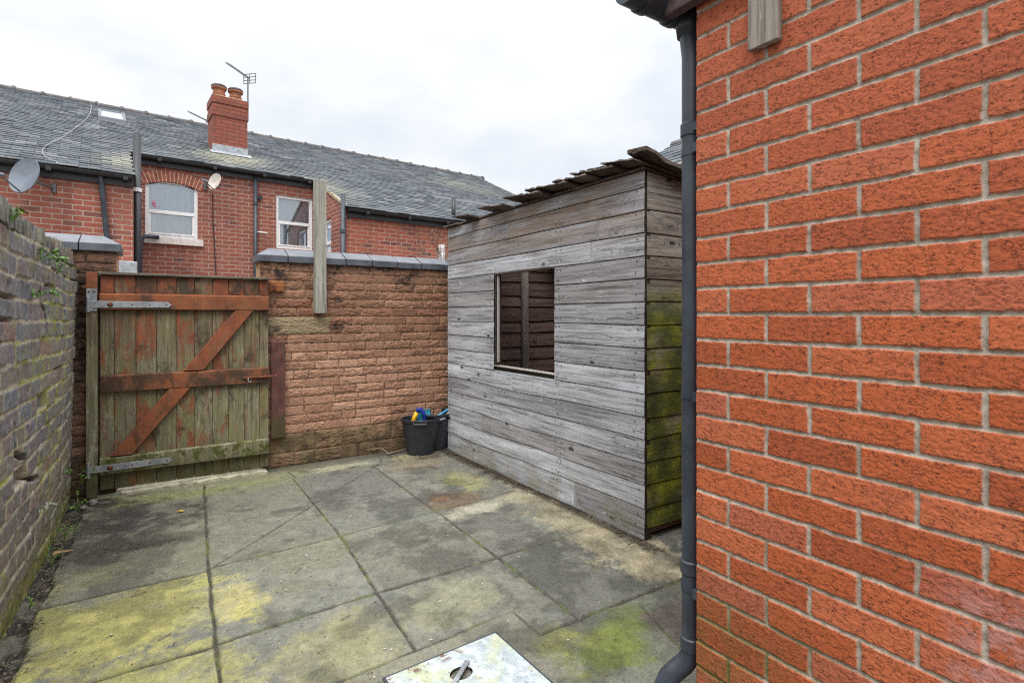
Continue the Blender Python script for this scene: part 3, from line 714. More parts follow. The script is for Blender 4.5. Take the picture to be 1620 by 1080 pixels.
# ------------------------------------------------------------------ stone walls with copings
def coping(root, x0, x1, n, yf, zt, end_left=False, end_right=False, thick=.32):
    """saddle coping of n stones from x0 to x1; front edge at yf"""
    w_ = (x1 - x0) / n
    for i in range(n):
        a = x0 + i * w_ + .003; b = x0 + (i + 1) * w_ - .003
        yb = yf + thick; ym = yf + thick / 2
        z0 = zt; z1 = zt + .055; z2 = zt + .125
        hl = thick / 2 if (end_left and i == 0) else 0; hr = thick / 2 if (end_right and i == n - 1) else 0
        hl = min(hl, .11); hr = min(hr, .11)
        v = [(a, yf, z0), (b, yf, z0), (b, yb, z0), (a, yb, z0), (a, yf, z1), (b, yf, z1), (b, yb, z1), (a, yb, z1), (a + hl, ym, z2), (b - hr, ym, z2)]
        f = [(0, 3, 2, 1), (0, 1, 5, 4), (1, 2, 6, 5), (2, 3, 7, 6), (3, 0, 4, 7), (4, 5, 9, 8), (6, 7, 8, 9), (5, 6, 9), (7, 4, 8)]
        dz = rng.uniform(-.003, .003)
        mb = MB(); mb.add([(x, y, z + dz) for x, y, z in v], f); mb.build('coping_stone', M('coping'), root, .004)
def stone_face(name, root, x0, x1, z0, z1, yrel, mat, seed, step=.0042, quoin=True, axis='x', stains=()):
    us = np.arange(0, x1 - x0 + step, step); vs = np.arange(z0, z1 + step, step)
    U, V = np.meshgrid(us, vs, indexing='ij'); r_ = random.Random(seed)
    rows = []; z = -.10
    rows.append((-.2, .0, [-1, .3, .62, .95, 1.4, 2, 9])); rows.append((.0, .115, [-1, .26, .42, .66, .80, .98, 1.3, 1.5, 1.8, 2.3, 9])); rows.append((.115, .267, [-1, .43, .66, 1.10, 1.55, 1.9, 2.4, 9]))
    z = .267
    while z < 1.75:
        js = [-1]; u = r_.uniform(-.1, .02) + .12
        while u < 3.2: js.append(u); u += r_.choice([.12, .17, .20, .235, .26, .30])
        js.append(9); rows.append((z, z + .0745, js)); z += .0745
    rnd, r2, ed, lu = bricklay(U, V, rows, seed, .0028, 10)
    if quoin:
        q = (U < .55) & (V > 1.0865) & (V < 1.2355)
        e2 = np.minimum(np.minimum(.55 - U, V - 1.0865), 1.2355 - V); ed = np.where(q, e2, ed); rnd = np.where(q, .97, rnd); r2 = np.where(q, .6, r2)
    e_ = ed + .0055 * (fbm(U * 55, V * 55, 3, seed + 2) - .5)
    m = sst(.0022, .0054, e_)
    qa = ((U < .55) & (V > 1.0865) & (V < 1.2355)).astype(float) if quoin else np.zeros_like(U)
    rock = fbm(U * 30, V * 90, 5, seed + 4, .62)
    rid = np.abs(2 * fbm(U * 26 + 2 * rnd, V * 85, 4, seed + 6, .6) - 1)
    smooth = (r2 > .62)
    pil = sst(0, .03, ed)
    H = m * (.0025 + (.013 * (rock - .35) + .010 * (1 - rid)) * np.where(smooth, .25, 1.0) * (.5 + .5 * pil) + .008 * (r2 - .5)) + .003 * fbm(U * 90, V * 90, 3, 3)
    H = np.clip(H, -.002, .03)
    blk = np.zeros_like(U)
    for (su, sv, ru, rv) in stains:
        blk = np.maximum(blk, 1 - sst(.35, 1.15, np.hypot((U - su) / ru, (V - sv) / rv) + .5 * (fbm(U * 14, V * 14, 3, 5) - .5)))
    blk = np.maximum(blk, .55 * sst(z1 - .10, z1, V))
    P = np.stack([U + x0, yrel - H, V], -1)
    gridobj(name, P, mat, root, {'mort': m, 'rnd': rnd, 'aux': blk, 'quoin': qa})
def stone_walls():
    root = empty('stone_wall', 'buff rock-faced stone wall with blue-black saddle coping beside the gate', 'wall', (0, 4.70, 0))
    st = [(.16, 1.60, .10, .10), (.05, 1.62, .12, .08), (.58, 1.63, .10, .06), (.98, 1.66, .05, .04), (1.26, 1.59, .12, .10), (1.03, 1.66, .3, .03), (.62, 1.38, .055, .04), (.07, 1.13, .10, .07), (.30, .19, .26, .08), (.55, .05, .5, .06), (.62, 1.16, .14, .05), (1.1, .1, .5, .10)]
    stone_face('stone_face', root, .685, 3.4, -.06, 1.682, 0, M('stone'), 61, stains=st)
    b = MB(); b.box(.690, 3.4, .004, .25, -.06, 1.680); b.build('core', M('stone_core'), root)
    coping(root, .655, .655 + .237 * 11, 11, -.035, 1.682, end_left=True)
    root = empty('stone_wall', 'short stone wall end with blue-black coping behind the gate hinge post', 'wall', (0, 4.70, 0))
    stone_face('stone_face', root, -1.6, -.245, -.06, 1.69, 0, M('stone_dk'), 67, step=.006, quoin=False, stains=[(1.1, 1.2, .5, .6)])
    b = MB(); b.box(-1.6, -.247, .004, .25, -.06, 1.688); b.build('core', M('stone_core'), root)
    coping(root, -.215 - .237 * 6, -.215, 6, -.035, 1.692, end_right=True)
MAT['stone_core'] = plain('sandy_stone', (.42, .27, .15), .9, .2, var=.4, sc=20, bump=.8)
stone_walls()

# ------------------------------------------------------------------ gate
def gate():
    O = (-.34, 4.64, 0)
    root = empty('gate', 'ledged and braced timber gate, peeling red paint over green algae, closed between stone walls', 'gate', (0, 4.64, 0))
    xs = [-.335, -.255, -.13, -.008, .113, .228, .346, .454, .563, .672, .74]
    def boards(z0, z1, name, mat):
        mb = MB()
        for a, b in zip(xs[:-1], xs[1:]):
            dy = rng.uniform(-.002, .002); z = z0 + rng.uniform(-.004, .004)
            mb.box(a + .0022, b - .0022, dy, .022 + dy, z, z1)
        mb.box(xs[0] + .01, xs[-1] - .01, .008, .018, z0 + .01, z1 - .004, .5)
        mb.build(name, mat, root, .003)
    boards(.035, 1.40, 'board_panel', M('g_board')); boards(1.402, 1.528, 'top_boards', M('g_dark'))
    mb = MB(); mb.box(-.345, .742, -.028, .03, 1.529, 1.547); mb.build('cap_rail', M('g_cap'), root, .003)
    def ledge(z0, z1, mat, x0=-.335, x1=.738, zl=0):
        mb = MB(); y0, y1 = -.036, -.003
        mb.add([(x0, y0, z0), (x1, y0, z0 + zl), (x1, y1, z0 + zl), (x0, y1, z0), (x0, y0, z1 - .008), (x1, y0, z1 - .008), (x1, y1, z1), (x0, y1, z1)], [(0, 3, 2, 1), (4, 5, 6, 7), (0, 1, 5, 4), (1, 2, 6, 5), (2, 3, 7, 6), (3, 0, 4, 7)])
        mb.build('ledge', mat, root, .004)
    ledge(1.287, 1.402, M('g_top')); ledge(.715, .835, M('g_mid'), -.33); ledge(.150, .268, M('g_low'))
    for poly in ([(.155, .837), (.50, 1.285), (.624, 1.285), (.285, .837)], [(-.275, .270), (.068, .713), (.200, .713), (-.150, .270)]):
        mb = MB(); mb.prism(poly, -.034, -.003, 1); mb.build('brace', M('g_brace'), root, .003)
    # hanging post
    mb = MB(); mb.box(-.408, -.345, -.03, .04, 0.0, 1.545, .3); mb.build('hanging_post', M('g_post'), root, .004)
    mb = MB(); mb.box(-.407, -.346, -.0325, -.0305, 1.432, 1.544, .9); mb.build('post_paint', M('g_brace'), root)
    for z, x1 in ((1.322, .082), (.196, .086)):
        h = MB(); h.add([(-.40, -.042, z - .024), (x1 - .02, -.042, z - .020), (x1, -.042, z), (x1 - .02, -.042, z + .020), (-.40, -.042, z + .024), (-.40, -.037, z - .024), (x1 - .02, -.037, z - .020), (x1, -.037, z), (x1 - .02, -.037, z + .020), (-.40, -.037, z + .024)], [(0, 1, 2, 3, 4), (9, 8, 7, 6, 5), (0, 5, 6, 1), (1, 6, 7, 2), (2, 7, 8, 3), (3, 8, 9, 4), (4, 9, 5, 0)])
        h.tube([(-.395, -.040, z - .055), (-.395, -.040, z + .05)], .011, 12)
        if z > 1: h.box(-.404, -.348, -.038, -.033, z - .045, z + .105)
        hb = h.build('strap_hinge', M('galv'), root, .001)
        bt = MB()
        for xx in (-.275,): bt.lathe((xx, -.042, z), [(0, .012), (.009, .010), (.015, .004), (.017, 0)], 12, mat=Matrix.Rotation(R(90), 4, 'X'))
        for xx in (-.15, -.05, x1 - .03): bt.lathe((xx, -.042, z), [(0, .003), (.005, .002), (.006, 0)], 10, mat=Matrix.Rotation(R(90), 4, 'X'))
        if z > 1:
            for dz in (.085, .085, -.032): 
                for xx in (-.392, -.362): bt.lathe((xx, -.038, z + dz), [(0, .003), (.005, .002), (.006, 0)], 10, mat=Matrix.Rotation(R(90), 4, 'X'))
        weld(hb, bt, M('rust'))
    b = MB(); b.tube([(.55, -.048, .762), (.79, -.048, .762)], .0075, 10); b.box(.56, .60, -.040, -.035, .742, .782); b.box(.68, .72, -.040, -.035, .742, .782)
    for xx in (.575, .70): b.tube([(xx, -.036, .748), (xx, -.055, .752), (xx, -.058, .762), (xx, -.055, .772), (xx, -.036, .776)], .004, 8)
    b.build('sliding_bolt', M('rust'), root)
    b = MB(); b.tube([(.585, -.05, .762), (.583, -.058, .745), (.588, -.06, .728), (.600, -.06, .728), (.603, -.058, .742)], .0035, 8); b.build('bolt_hook', M('galv'), root)
    b = MB(); b.tube([(.695, -.006, 1.46), (.695, -.012, 1.44), (.698, -.014, 1.415), (.690, -.016, 1.408)], .004, 8); b.build('latch_hook', M('rust'), root)
    o = MB(); o.box(.752, .858, 4.655, 4.693, 1.44, 1.522, .5); t = o.build('keeper_block', M('orange_block'), None, .004, off=(.805, 4.67, 1.44))
    tag(t, 'small orange stained wood block on the stone wall by the gate top', 'wood block')
    k = MB(); k.tube([(-.03, -.018, .05), (-.03, -.035, .05), (-.02, -.04, .04), (-.02, -.03, .02), (-.035, -.018, .02)], .005, 8); k.box(-.045, -.01, -.021, -.0155, .01, .06); k.build('keeper_staple', M('rust'), t)
    o = MB(); o.box(.760, .862, 4.64, 4.692, .255, 1.034, .62); t = o.build('timber_strip', M('red_strip'), None, .004, off=(.81, 4.66, .25))
    tag(t, 'dark maroon upright timber strip on the stone wall beside the gate bolt', 'post')
    o = MB(); o.add([(1.095, 4.610, 1.263), (1.185, 4.610, 1.263), (1.185, 4.692, 1.263), (1.095, 4.692, 1.263), (1.095, 4.612, 2.395), (1.185, 4.612, 2.372), (1.185, 4.692, 2.372), (1.095, 4.692, 2.395)], [(0, 3, 2, 1), (4, 5, 6, 7), (0, 1, 5, 4), (1, 2, 6, 5), (2, 3, 7, 6), (3, 0, 4, 7)], .3)
    t = o.build('timber_post', M('post'), None, .004, off=(1.14, 4.65, 1.263))
    tag(t, 'tall grey-green timber post fixed to the stone wall, rising above its coping', 'post')
    o = MB(); nx = 26
    a = [(-.215 + i * .935 / nx, 4.575 + rng.uniform(-.012, .012), .0 + .016 + rng.uniform(-.003, .003)) for i in range(nx + 1)]
    v = a + [(x, 4.70, .018) for x, y, z in a] + [(x, y, -.03) for x, y, z in a]; n = nx + 1
    o.add(v, [(i, i + 1, i + 1 + n, i + n) for i in range(nx)] + [(i + 2 * n, i + 1 + 2 * n, i + 1, i) for i in range(nx)])
    tag(o.build('threshold', M('paleslab'), None, 0, off=(.25, 4.64, 0)), 'pale worn stone threshold strip under the gate', 'threshold')
MAT['g_mid'] = m_gate('gate_mid_rail_paint', .74, 0, .58, ((.16, .052, .026), (.29, .085, .030)))
gate()

# ------------------------------------------------------------------ shed
def boards_grid(name, root, P0, du, dv, dn, length, zs, mat, hole=None, seed=0, step=.02, wob=.004, tilt=.003):
    """horizontal boards as slightly wavy lapped strips; returns one mesh. local origin P0, u along board, v up, n outwards"""
    r_ = random.Random(seed); V = []; F = []; A = []
    us = np.arange(0, length + 1e-6, length / max(2, round(length / .03)))
    if hole: us = np.unique(np.concatenate([us, [hole[0], hole[1]]]))
    phase = [r_.uniform(0, 9) for _ in range(40)]
    for bi, (z0, z1) in enumerate(zip(zs[:-1], zs[1:])):
        rn = r_.random(); bow = r_.uniform(-.004, .004)
        def wl(u, z, k): 
            amp = wob * (1.6 if z < .75 else .55)
            return amp * (math.sin(u * 2.1 + phase[k]) + .5 * math.sin(u * 5.3 + phase[k] * 2))
        prof = [(0, -.006, 0), (.004, tilt + .001, 1), (.03, tilt + .002, 1), (.5, tilt * .8 + .002 + bow * .5, 2), (.965, .0015, 3), (1.0, -.007, 3)]
        cut = None
        spans = [(0, length)]
        if hole and z0 < hole[3] - .01 and z1 > hole[2] + .01: spans = [(0, hole[0]), (hole[1], length)]
        ends = {0.0, length}
        for (a, b) in spans:
            uu = [u for u in us if a - 1e-6 <= u <= b + 1e-6]; base = len(V); np_ = len(prof)
            # a butt joint somewhere in some of the boards changes the board id
            jt = r_.uniform(a + .3, b - .3) if (b - a > 1.2 and r_.random() < .45) else 99
            rn2 = r_.random()
            zlo = max(z0, hole[2]) if (hole and len(spans) == 2 and z0 < hole[2] < z1) else z0
            for u in uu:
                lo = z0 + wl(u, z0, bi) + .001; hi = z1 + wl(u, z1, bi + 1) - .001
                for (t, n_, _) in prof:
                    zz = lo + (hi - lo) * t
                    V.append(tuple(P0[i] + du[i] * u + dv[i] * zz + dn[i] * n_ for i in range(3))); A.append(rn if u < jt else rn2)
            for i in range(len(uu) - 1):
                for k in range(np_ - 1):
                    q = base + i * np_ + k; F.append((q, q + np_, q + np_ + 1, q + 1))
    return meshobj(name, V, F, mat, root, {'rnd': A})
def shed():
    X0, Y0, Y1, DX = 2.235, 2.04, 4.43, 1.35; ZT = 2.047
    root = empty('garden_shed', 'weathered grey timber shed with open window, green algae on its near side', 'shed', (X0, Y0, 0))
    L = Y1 - Y0
    zs = [.008, .075, .20]; z = .32
    zs = [.006]; zz = 1.832
    low = []
    while zz > .09: low.append(zz); zz -= .1275
    zs = [.006] + sorted(low) + [1.958, ZT]
    hole = (2.84 - Y0, 3.62 - Y0, .846, 1.578)
    fw = boards_grid('front_wall', root, (0, 0, 0), (0, 1, 0), (0, 0, 1), (-1, 0, 0), L, zs, M('shed'), hole, 5)
    zs2 = [.075] + [q for q in zs if q > .1]; zs2[-1] = ZT - .0; 
    boards_grid('side_wall', root, (.012, 0, 0), (1, 0, 0), (0, 0, 1), (0, -1, 0), .50, zs2[:-1] + [1.93], M('shed_side'), None, 9, wob=.005)  # wall stops short: hidden opening added to let light into the shed
    t = MB(); t.add([(.012, -.006, 1.93), (DX, -.006, 1.93 - .0), (DX, -.006, 1.93), (.012, -.006, ZT - .006), (.012, 0.02, ZT - .006), (DX, .02, 1.93)], [(0, 2, 3), (3, 4, 5, 2)], .6); t.build('side_top_board', M('shed_side'), root)
    c = MB(); c.box(.002, .04, -.002, .03, .02, ZT - .015, .9); c.build('corner_post', M('black_wood'), root)
    # inside: back wall, far end wall, floor, studs
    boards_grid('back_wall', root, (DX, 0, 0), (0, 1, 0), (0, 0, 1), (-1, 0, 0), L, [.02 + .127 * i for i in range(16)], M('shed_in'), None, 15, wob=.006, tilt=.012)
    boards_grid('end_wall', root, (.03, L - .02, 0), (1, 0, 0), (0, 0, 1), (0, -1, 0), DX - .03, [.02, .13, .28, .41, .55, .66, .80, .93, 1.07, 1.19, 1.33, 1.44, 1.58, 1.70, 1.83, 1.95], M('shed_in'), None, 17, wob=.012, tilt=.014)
    b = MB(); b.box(DX + .004, DX + .022, 0, L, .02, 1.925); b.box(.03, DX, L, L + .02, .02, 1.93); b.box(.012, .512, .008, .02, .08, 1.90); b.build('outer_cladding', M('shed_side'), root)
    lb = MB()
    for (ya, yb, za, zb) in ((.03, hole[0] - .002, .02, ZT - .02), (hole[1] + .002, L - .03, .02, ZT - .02), (hole[0] - .002, hole[1] + .002, .02, hole[2] - .002), (hole[0] - .002, hole[1] + .002, hole[3] + .004, ZT - .02)): lb.box(.009, .016, ya, yb, za, zb)
    lb.build('seam_light_block', M('black_wood'), root)  # unseen dark backing added to stop light leaking through the board seams
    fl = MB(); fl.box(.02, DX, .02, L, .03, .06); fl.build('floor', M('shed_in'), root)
    b = MB(); b.box(-.03, .02, .0, L, -.02, .012); b.build('bearer', M('black_wood'), root)
    for yy in (1.35, .55, 2.1):
        s = MB(); s.box(DX - .065, DX - .014, yy - .035, yy + .035, .06, 1.92); s.build('stud', M('stud'), root, .003)
    s = MB(); s.box(.79, .86, L - .075, L - .036, .06, 1.94); s.build('stud', M('stud'), root, .003)
    # window lining
    y0, y1, z0, z1 = hole
    wf = empty_part('window', root)
    s = MB(); s.box(.004, .055, y1 - .018, y1, z0, z1); s.build('jamb', M('black_wood'), wf, .002); s = MB(); s.box(.004, .055, y0, y0 + .008, z0, z1); s.build('jamb', M('shed_in'), wf, .002)
    s = MB(); s.box(.0, .055, y0, y1, z1 - .010, z1 + .002); s.build('head', M('stud'), wf, .002)
    s = MB(); s.box(-.006, .055, y0 - .004, y1 + .004, z0 - .004, z0 + .004); s.build('sill', M('plank'), wf, .002)
    s = MB(); s.box(.012, .030, y1 - .034, y1 - .022, z0 + .03, z1 - .015); s.build('glazing_bead', M('pale_bead'), wf, .002)
    # nails
    nl = MB()
    for zb in zs[1:]:
        for yy in (.06, .74, .78, 1.62, L - .05):
            for dz in (-.025, -.09):
                if hole[0] < yy < hole[1] and z0 < zb + dz < z1: continue
                y_ = yy + rng.uniform(-.02, .02); z_ = zb + dz + rng.uniform(-.008, .008)
                if z_ < .03 or z_ > 2.0: continue
                nl.lathe((-.0105, y_, z_), [(0, .001), (.0028, .0008), (.003, -.008)], 6, mat=Matrix.Rotation(R(-90), 4, 'Y'))
    weld(fw, nl, M('metal'))
    # roof: mono-pitch deck, falling to the back, ragged boards overhanging the front
    rf = MB()
    def deck(xa, xb):
        za, zb = ZT + .004 - xa * .092, ZT + .004 - xb * .092
        rf.add([(xa, 0, za), (xb, 0, zb), (xb, L, zb), (xa, L, za), (xa, 0, za + .014), (xb, 0, zb + .014), (xb, L, zb + .014), (xa, L, za + .014)], [(0, 3, 2, 1), (4, 5, 6, 7), (0, 1, 5, 4), (1, 2, 6, 5), (2, 3, 7, 6), (3, 0, 4, 7)])
    deck(-.01, .50); deck(.98, DX + .1)          # unseen gap added in the deck so daylight reaches the inside
    rf = rf.build('roof', M('shake'), root)
    def flap(y0, y1, over, lift, tilt, back=.40, th=.009, rag=.010):
        r_ = rng; n = max(4, int((y1 - y0) / .03)); top = []; bot = []; tb = []; bb = []
        for i in range(n + 1):
            f = i / n; y = y0 + (y1 - y0) * f; o = -over + r_.uniform(-rag, rag); z = ZT + .012 + lift + tilt * (f - .5) + r_.uniform(-.002, .002)
            bot.append((o, y, z + over * .10)); top.append((o + .006, y, z + over * .10 + th + r_.uniform(-.004, .006)))
            bb.append((back, y, z - back * .09)); tb.append((back, y, z - back * .09 + th))
        m_ = n + 1; v = bot + top + tb + bb; fs = []
        for i in range(n):
            for k in range(4):
                a = k * m_ + i; b = ((k + 1) % 4) * m_ + i; fs.append((a, a + 1, b + 1, b))
        fs += [(0, m_, 2 * m_, 3 * m_), (n, 3 * m_ + n, 2 * m_ + n, m_ + n)]
        mb = MB(); mb.add(v, fs); mb.build('roof_board', M('shake'), rf)
    for a in FLAPS: flap(*a)
    # broken ridge of felt and rot at the near corner
    r_ = random.Random(8)
    for (x_, y_, z_, sx, sy, sz, rt) in [(.02, .10, ZT + .060, .16, .13, .008, .05), (-.03, .33, ZT + .066, .09, .13, .010, .12), (-.02, .58, ZT + .058, .08, .10, .009, .1), (.0, .84, ZT + .050, .08, .10, .008, .06), (-.055, .00, ZT + .098, .045, .05, .022, -.3)]:
        bm = bmesh.new(); bmesh.ops.create_cube(bm, size=1); bmesh.ops.subdivide_edges(bm, edges=bm.edges[:], cuts=3)
        for v in bm.verts: v.co += Vector([r_.uniform(-.09, .09) for _ in range(3)])
        bm.transform(Matrix.Translation((x_, y_, z_)) @ Matrix.Rotation(rt, 4, 'Y') @ Matrix.Rotation(r_.uniform(-.3, .3), 4, 'Z') @ Matrix.Diagonal((sx, sy, sz, 1)))
        me = bpy.data.meshes.new('rotten_edge'); bm.to_mesh(me); bm.free(); finish(me, M('shake'), {'rnd': [r_.random()] * len(me.vertices)}, False)
        o = bpy.data.objects.new('rotten_edge', me); COL.objects.link(o); o.parent = rf
    # curled verge board along the near end, falling to the back
    e = MB(); n = 22; v = []; fs = []
    for i in range(n + 1):
        x_ = -.075 + (DX + .1) * i / n; zc = ZT + .088 - .20 * (x_ + .075) + r_.uniform(-.006, .006) + (.020 * math.exp(-((x_ + .05) / .05) ** 2))
        o_ = -.085 + r_.uniform(-.012, .012); dp_ = .030 + r_.uniform(-.008, .008)
        v += [(x_, o_, zc - dp_ * .75), (x_, o_ + .004, zc), (x_, .06, zc + .012), (x_, .06, zc - .010), (x_, -.012, zc - .016)]
    for i in range(n):
        for k in range(5):
            a = i * 5 + k; b = i * 5 + (k + 1) % 5; fs.append((a, a + 5, b + 5, b))
    fs += [(4, 3, 2, 1, 0), tuple(n * 5 + k for k in range(5))]
    e.add(v, fs, .4); e.build('verge_board', M('shake'), rf)
def empty_part(name, parent):
    o = bpy.data.objects.new(name, None); COL.objects.link(o); o.parent = parent; o.empty_display_size = .1; return o
MAT['black_wood'] = wood('rotten_dark_timber', (.055, .046, .036), (.02, .017, .013), (.10, .085, .06), 1)
MAT['pale_bead'] = wood('pale_bead_timber', (.50, .48, .46), (.33, .31, .30), (.60, .59, .58), 2)
# (y0, y1, overhang, lift, tilt) along the front edge, far to near, y from the near corner
FLAPS = [(1.80, 2.06, .13, .006, .026), (1.30, 1.66, .125, .010, .034), (.815, 1.275, .125, .016, .044), (.53, 1.0, .12, .022, .036),
         (.36, .70, .115, .024, .030), (.14, .50, .115, .026, .036), (-.02, .23, .12, .028, .034), (2.12, 2.40, .05, -.012, .004)]
shed()

# ------------------------------------------------------------------ terraced house behind (local: x = along, -y = towards the yard)
def slates(name, root, mat, x0, x1, d0, d1, zfun, aux=None, wd=.25, ex=.20, seed=0, eps=.0, holes=()):
    """courses of single slates from d0 (eave, large) up to d1; d = distance towards the camera (local -y)"""
    r_ = random.Random(seed); V = []; F = []; A = []; B = []
    n = int(round(abs(d0 - d1) / (ex * .905))); dd = (d1 - d0) / n
    for i in range(n):
        da = d0 + dd * i; db = d0 + dd * (i + 1.18); x = x0 - (wd / 2 if i % 2 else 0)
        while x < x1:
            a = max(x0, x + r_.uniform(.001, .005)); b = min(x1, x + wd - r_.uniform(.001, .005)); x += wd
            if b - a < .03: continue
            j = r_.uniform(-.006, .006); l1 = .017 + r_.uniform(-.003, .006); l2 = l1 + r_.uniform(-.004, .004); t = r_.random(); yy = da + j
            sk = r_.uniform(-.006, .006)
            k = len(V)
            V += [(a, -(yy + sk), zfun(yy) + l1 + eps), (b, -(yy - sk), zfun(yy) + l2 + eps), (b, -db, zfun(db) + .004 + eps), (a, -db, zfun(db) + .004 + eps), (a, -(yy + sk), zfun(yy) + l1 - .012 + eps), (b, -(yy - sk), zfun(yy) + l2 - .012 + eps)]
            F += [(k, k + 1, k + 2, k + 3), (k + 4, k + 5, k + 1, k), (k + 4, k, k + 3), (k + 5, k + 2, k + 1)]
            A += [t] * 6; B += [aux((a + b) / 2, da) if aux else 0] * 6
    return meshobj(name, V, F, mat, root, {'rnd': A, 'aux': B})
EAVE, SLOPE, RID = 4.02, .473, -4.05
def zroof(d): return EAVE - SLOPE * (d - .12)
def house():
    root = empty('terraced_house', 'red brick terraced house with slate roof, chimney and black gutters behind the gate', 'house', (2.695, 11.464, 0), R(4.29))
    PL, PR = 1.5, 1.75; ZB = -.06
    XL = -9.5
    # walls with openings: window 1 (-2.886..-2.09, 2.62..3.60) arched, window 2 (-.741..-.03, 2.58..3.636)
    def wallgrid(name, mat, x0, x1, y, z0, z1, holes, thick=.22):
        xs_ = sorted({x0, x1, *[h[0] for h in holes], *[h[1] for h in holes]}); zs_ = sorted({z0, z1, *[h[2] for h in holes], *[h[3] for h in holes]})
        mb = MB()
        for a, b in zip(xs_[:-1], xs_[1:]):
            for c, d in zip(zs_[:-1], zs_[1:]):
                if any(h[0] <= a and b <= h[1] and h[2] <= c and d <= h[3] for h in holes): continue
                mb.add([(a, y, c), (b, y, c), (b, y, d), (a, y, d)], [(0, 1, 2, 3)])
        for h in holes:
            a, b, c, d = h; t = y + .12
            mb.add([(a, y, c), (a, t, c), (a, t, d), (a, y, d)], [(0, 1, 2, 3)]); mb.add([(b, y, c), (b, t, c), (b, t, d), (b, y, d)], [(3, 2, 1, 0)])
            mb.add([(a, y, d), (a, t, d), (b, t, d), (b, y, d)], [(0, 1, 2, 3)]); mb.add([(a, y, c), (b, y, c), (b, t, c), (a, t, c)], [(0, 1, 2, 3)])
        return mb.build(name, mat, root)
    W1 = (-2.89, -2.09, 2.62, 3.64); W2 = (-.745, -.028, 2.58, 3.64)
    wallgrid('wall', M('hb_mid'), -3.12, .0, 0, ZB, EAVE - .05, [W1, W2])
    wl = MB(); wl.box(XL, -3.12, -PL, .3, ZB, zroof(PL) - .02); wl.build('wall', M('hb_left'), root)
    zr = zroof(PR) - .02
    wr = MB(); wr.add([(.0, -PR, ZB), (4.55, -PR, ZB), (4.55, -PR, zr), (.0, -PR, zr)], [(0, 1, 2, 3)]); wr.add([(4.55, -PR, ZB), (4.55, .3, ZB), (4.55, .3, EAVE - .15), (4.55, -PR, zr)], [(0, 1, 2, 3)]); wr.build('wall', M('hb_right'), root)
    # return wall facing left with a small window, sloping top
    def ztop(y): return zroof(-y) - .02
    ys = [-PR, -1.02, -.42, 0.02]; mb = MB()
    for a, b in zip(ys[:-1], ys[1:]):
        if a == -1.02:
            mb.add([(0, a, ZB), (0, b, ZB), (0, b, 2.0), (0, a, 2.0)], [(3, 2, 1, 0)]); mb.add([(0, a, 3.12), (0, b, 3.12), (0, b, ztop(b)), (0, a, ztop(a))], [(3, 2, 1, 0)])
            mb.add([(0, a, 2.0), (.09, a, 2.0), (.09, a, 3.12), (0, a, 3.12)], [(0, 1, 2, 3)]); mb.add([(0, b, 2.0), (.09, b, 2.0), (.09, b, 3.12), (0, b, 3.12)], [(0, 1, 2, 3)]); mb.add([(0, a, 3.12), (0, b, 3.12), (.09, b, 3.12), (.09, a, 3.12)], [(0, 1, 2, 3)])
        else: mb.add([(0, a, ZB), (0, b, ZB), (0, b, ztop(b)), (0, a, ztop(a))], [(3, 2, 1, 0)])
    mb.build('wall', M('hb_mid2'), root)
    wr2 = MB(); wr2.box(4.56, 6.9, 0, .3, ZB, EAVE - .05); wr2.box(6.6, 6.9, 0.3, 7.6, ZB, EAVE); wr2.build('wall', M('hb_right'), root)
    vg = MB(); vg.add([(-.03, -PR - .04, ztop(-PR) - .03), (.03, -PR - .04, ztop(-PR) - .03), (.03, 0, ztop(0) - .03), (-.03, 0, ztop(0) - .03), (-.03, -PR - .04, ztop(-PR) + .02), (.03, -PR - .04, ztop(-PR) + .02), (.03, 0, ztop(0) + .02), (-.03, 0, ztop(0) + .02)], [(0, 3, 2, 1), (4, 5, 6, 7), (0, 1, 5, 4), (1, 2, 6, 5), (2, 3, 7, 6), (3, 0, 4, 7)]); vg.build('verge_board', M('sandy'), root)
    bk = MB(); bk.box(XL, 6.9, 7.7, 8.0, ZB, EAVE - .1); bk.build('wall', M('hb_left'), root)
    # roof
    def aux(x, d):
        v = 1.0 * math.exp(-(((x + 1.3) / .5) ** 2 + ((d + .65) / .5) ** 2)) + .8 * math.exp(-(((x + 3.15) / .35) ** 2 + ((d - 1.0) / .45) ** 2)) + .5 * math.exp(-(((x + 1.7) / .4) ** 2 + ((d + .4) / .5) ** 2)) + .5 * math.exp(-(((x - .2) / .3) ** 2 + ((d - .8) / .8) ** 2)) + .35 * math.exp(-(((x - 5) / 1.2) ** 2 + ((d + 2) / .8) ** 2))
        return min(1, v)
    rf = slates('roof', root, M('slate'), XL, 6.92, .16, RID, zroof, aux, seed=1, wd=.25, ex=.135)
    slates('catslide_slates', rf, M('slate'), XL, -3.10, PL + .14, .16, zroof, aux, seed=2, wd=.25, ex=.135)
    slates('catslide_slates', rf, M('slate'), -.03, 4.6, PR + .14, .16, zroof, aux, seed=3, wd=.25, ex=.135)
    dk = MB()
    def deck(x0, x1, d0, d1, e=.01): dk.add([(x0, -d0, zroof(d0) - e), (x1, -d0, zroof(d0) - e), (x1, -d1, zroof(d1) - e), (x0, -d1, zroof(d1) - e)], [(0, 1, 2, 3)])
    deck(XL, 6.9, .12, RID); deck(XL, -3.11, PL + .1, .12); deck(-.02, 4.58, PR + .1, .12)
    zt = zroof(RID); dk.add([(XL, -RID, zt - .01), (6.9, -RID, zt - .01), (6.9, 8.0, EAVE - .1), (XL, 8.0, EAVE - .1)], [(0, 1, 2, 3)])
    dk.build('roof_deck', M('slate_plain'), rf)
    rt = MB(); x = XL
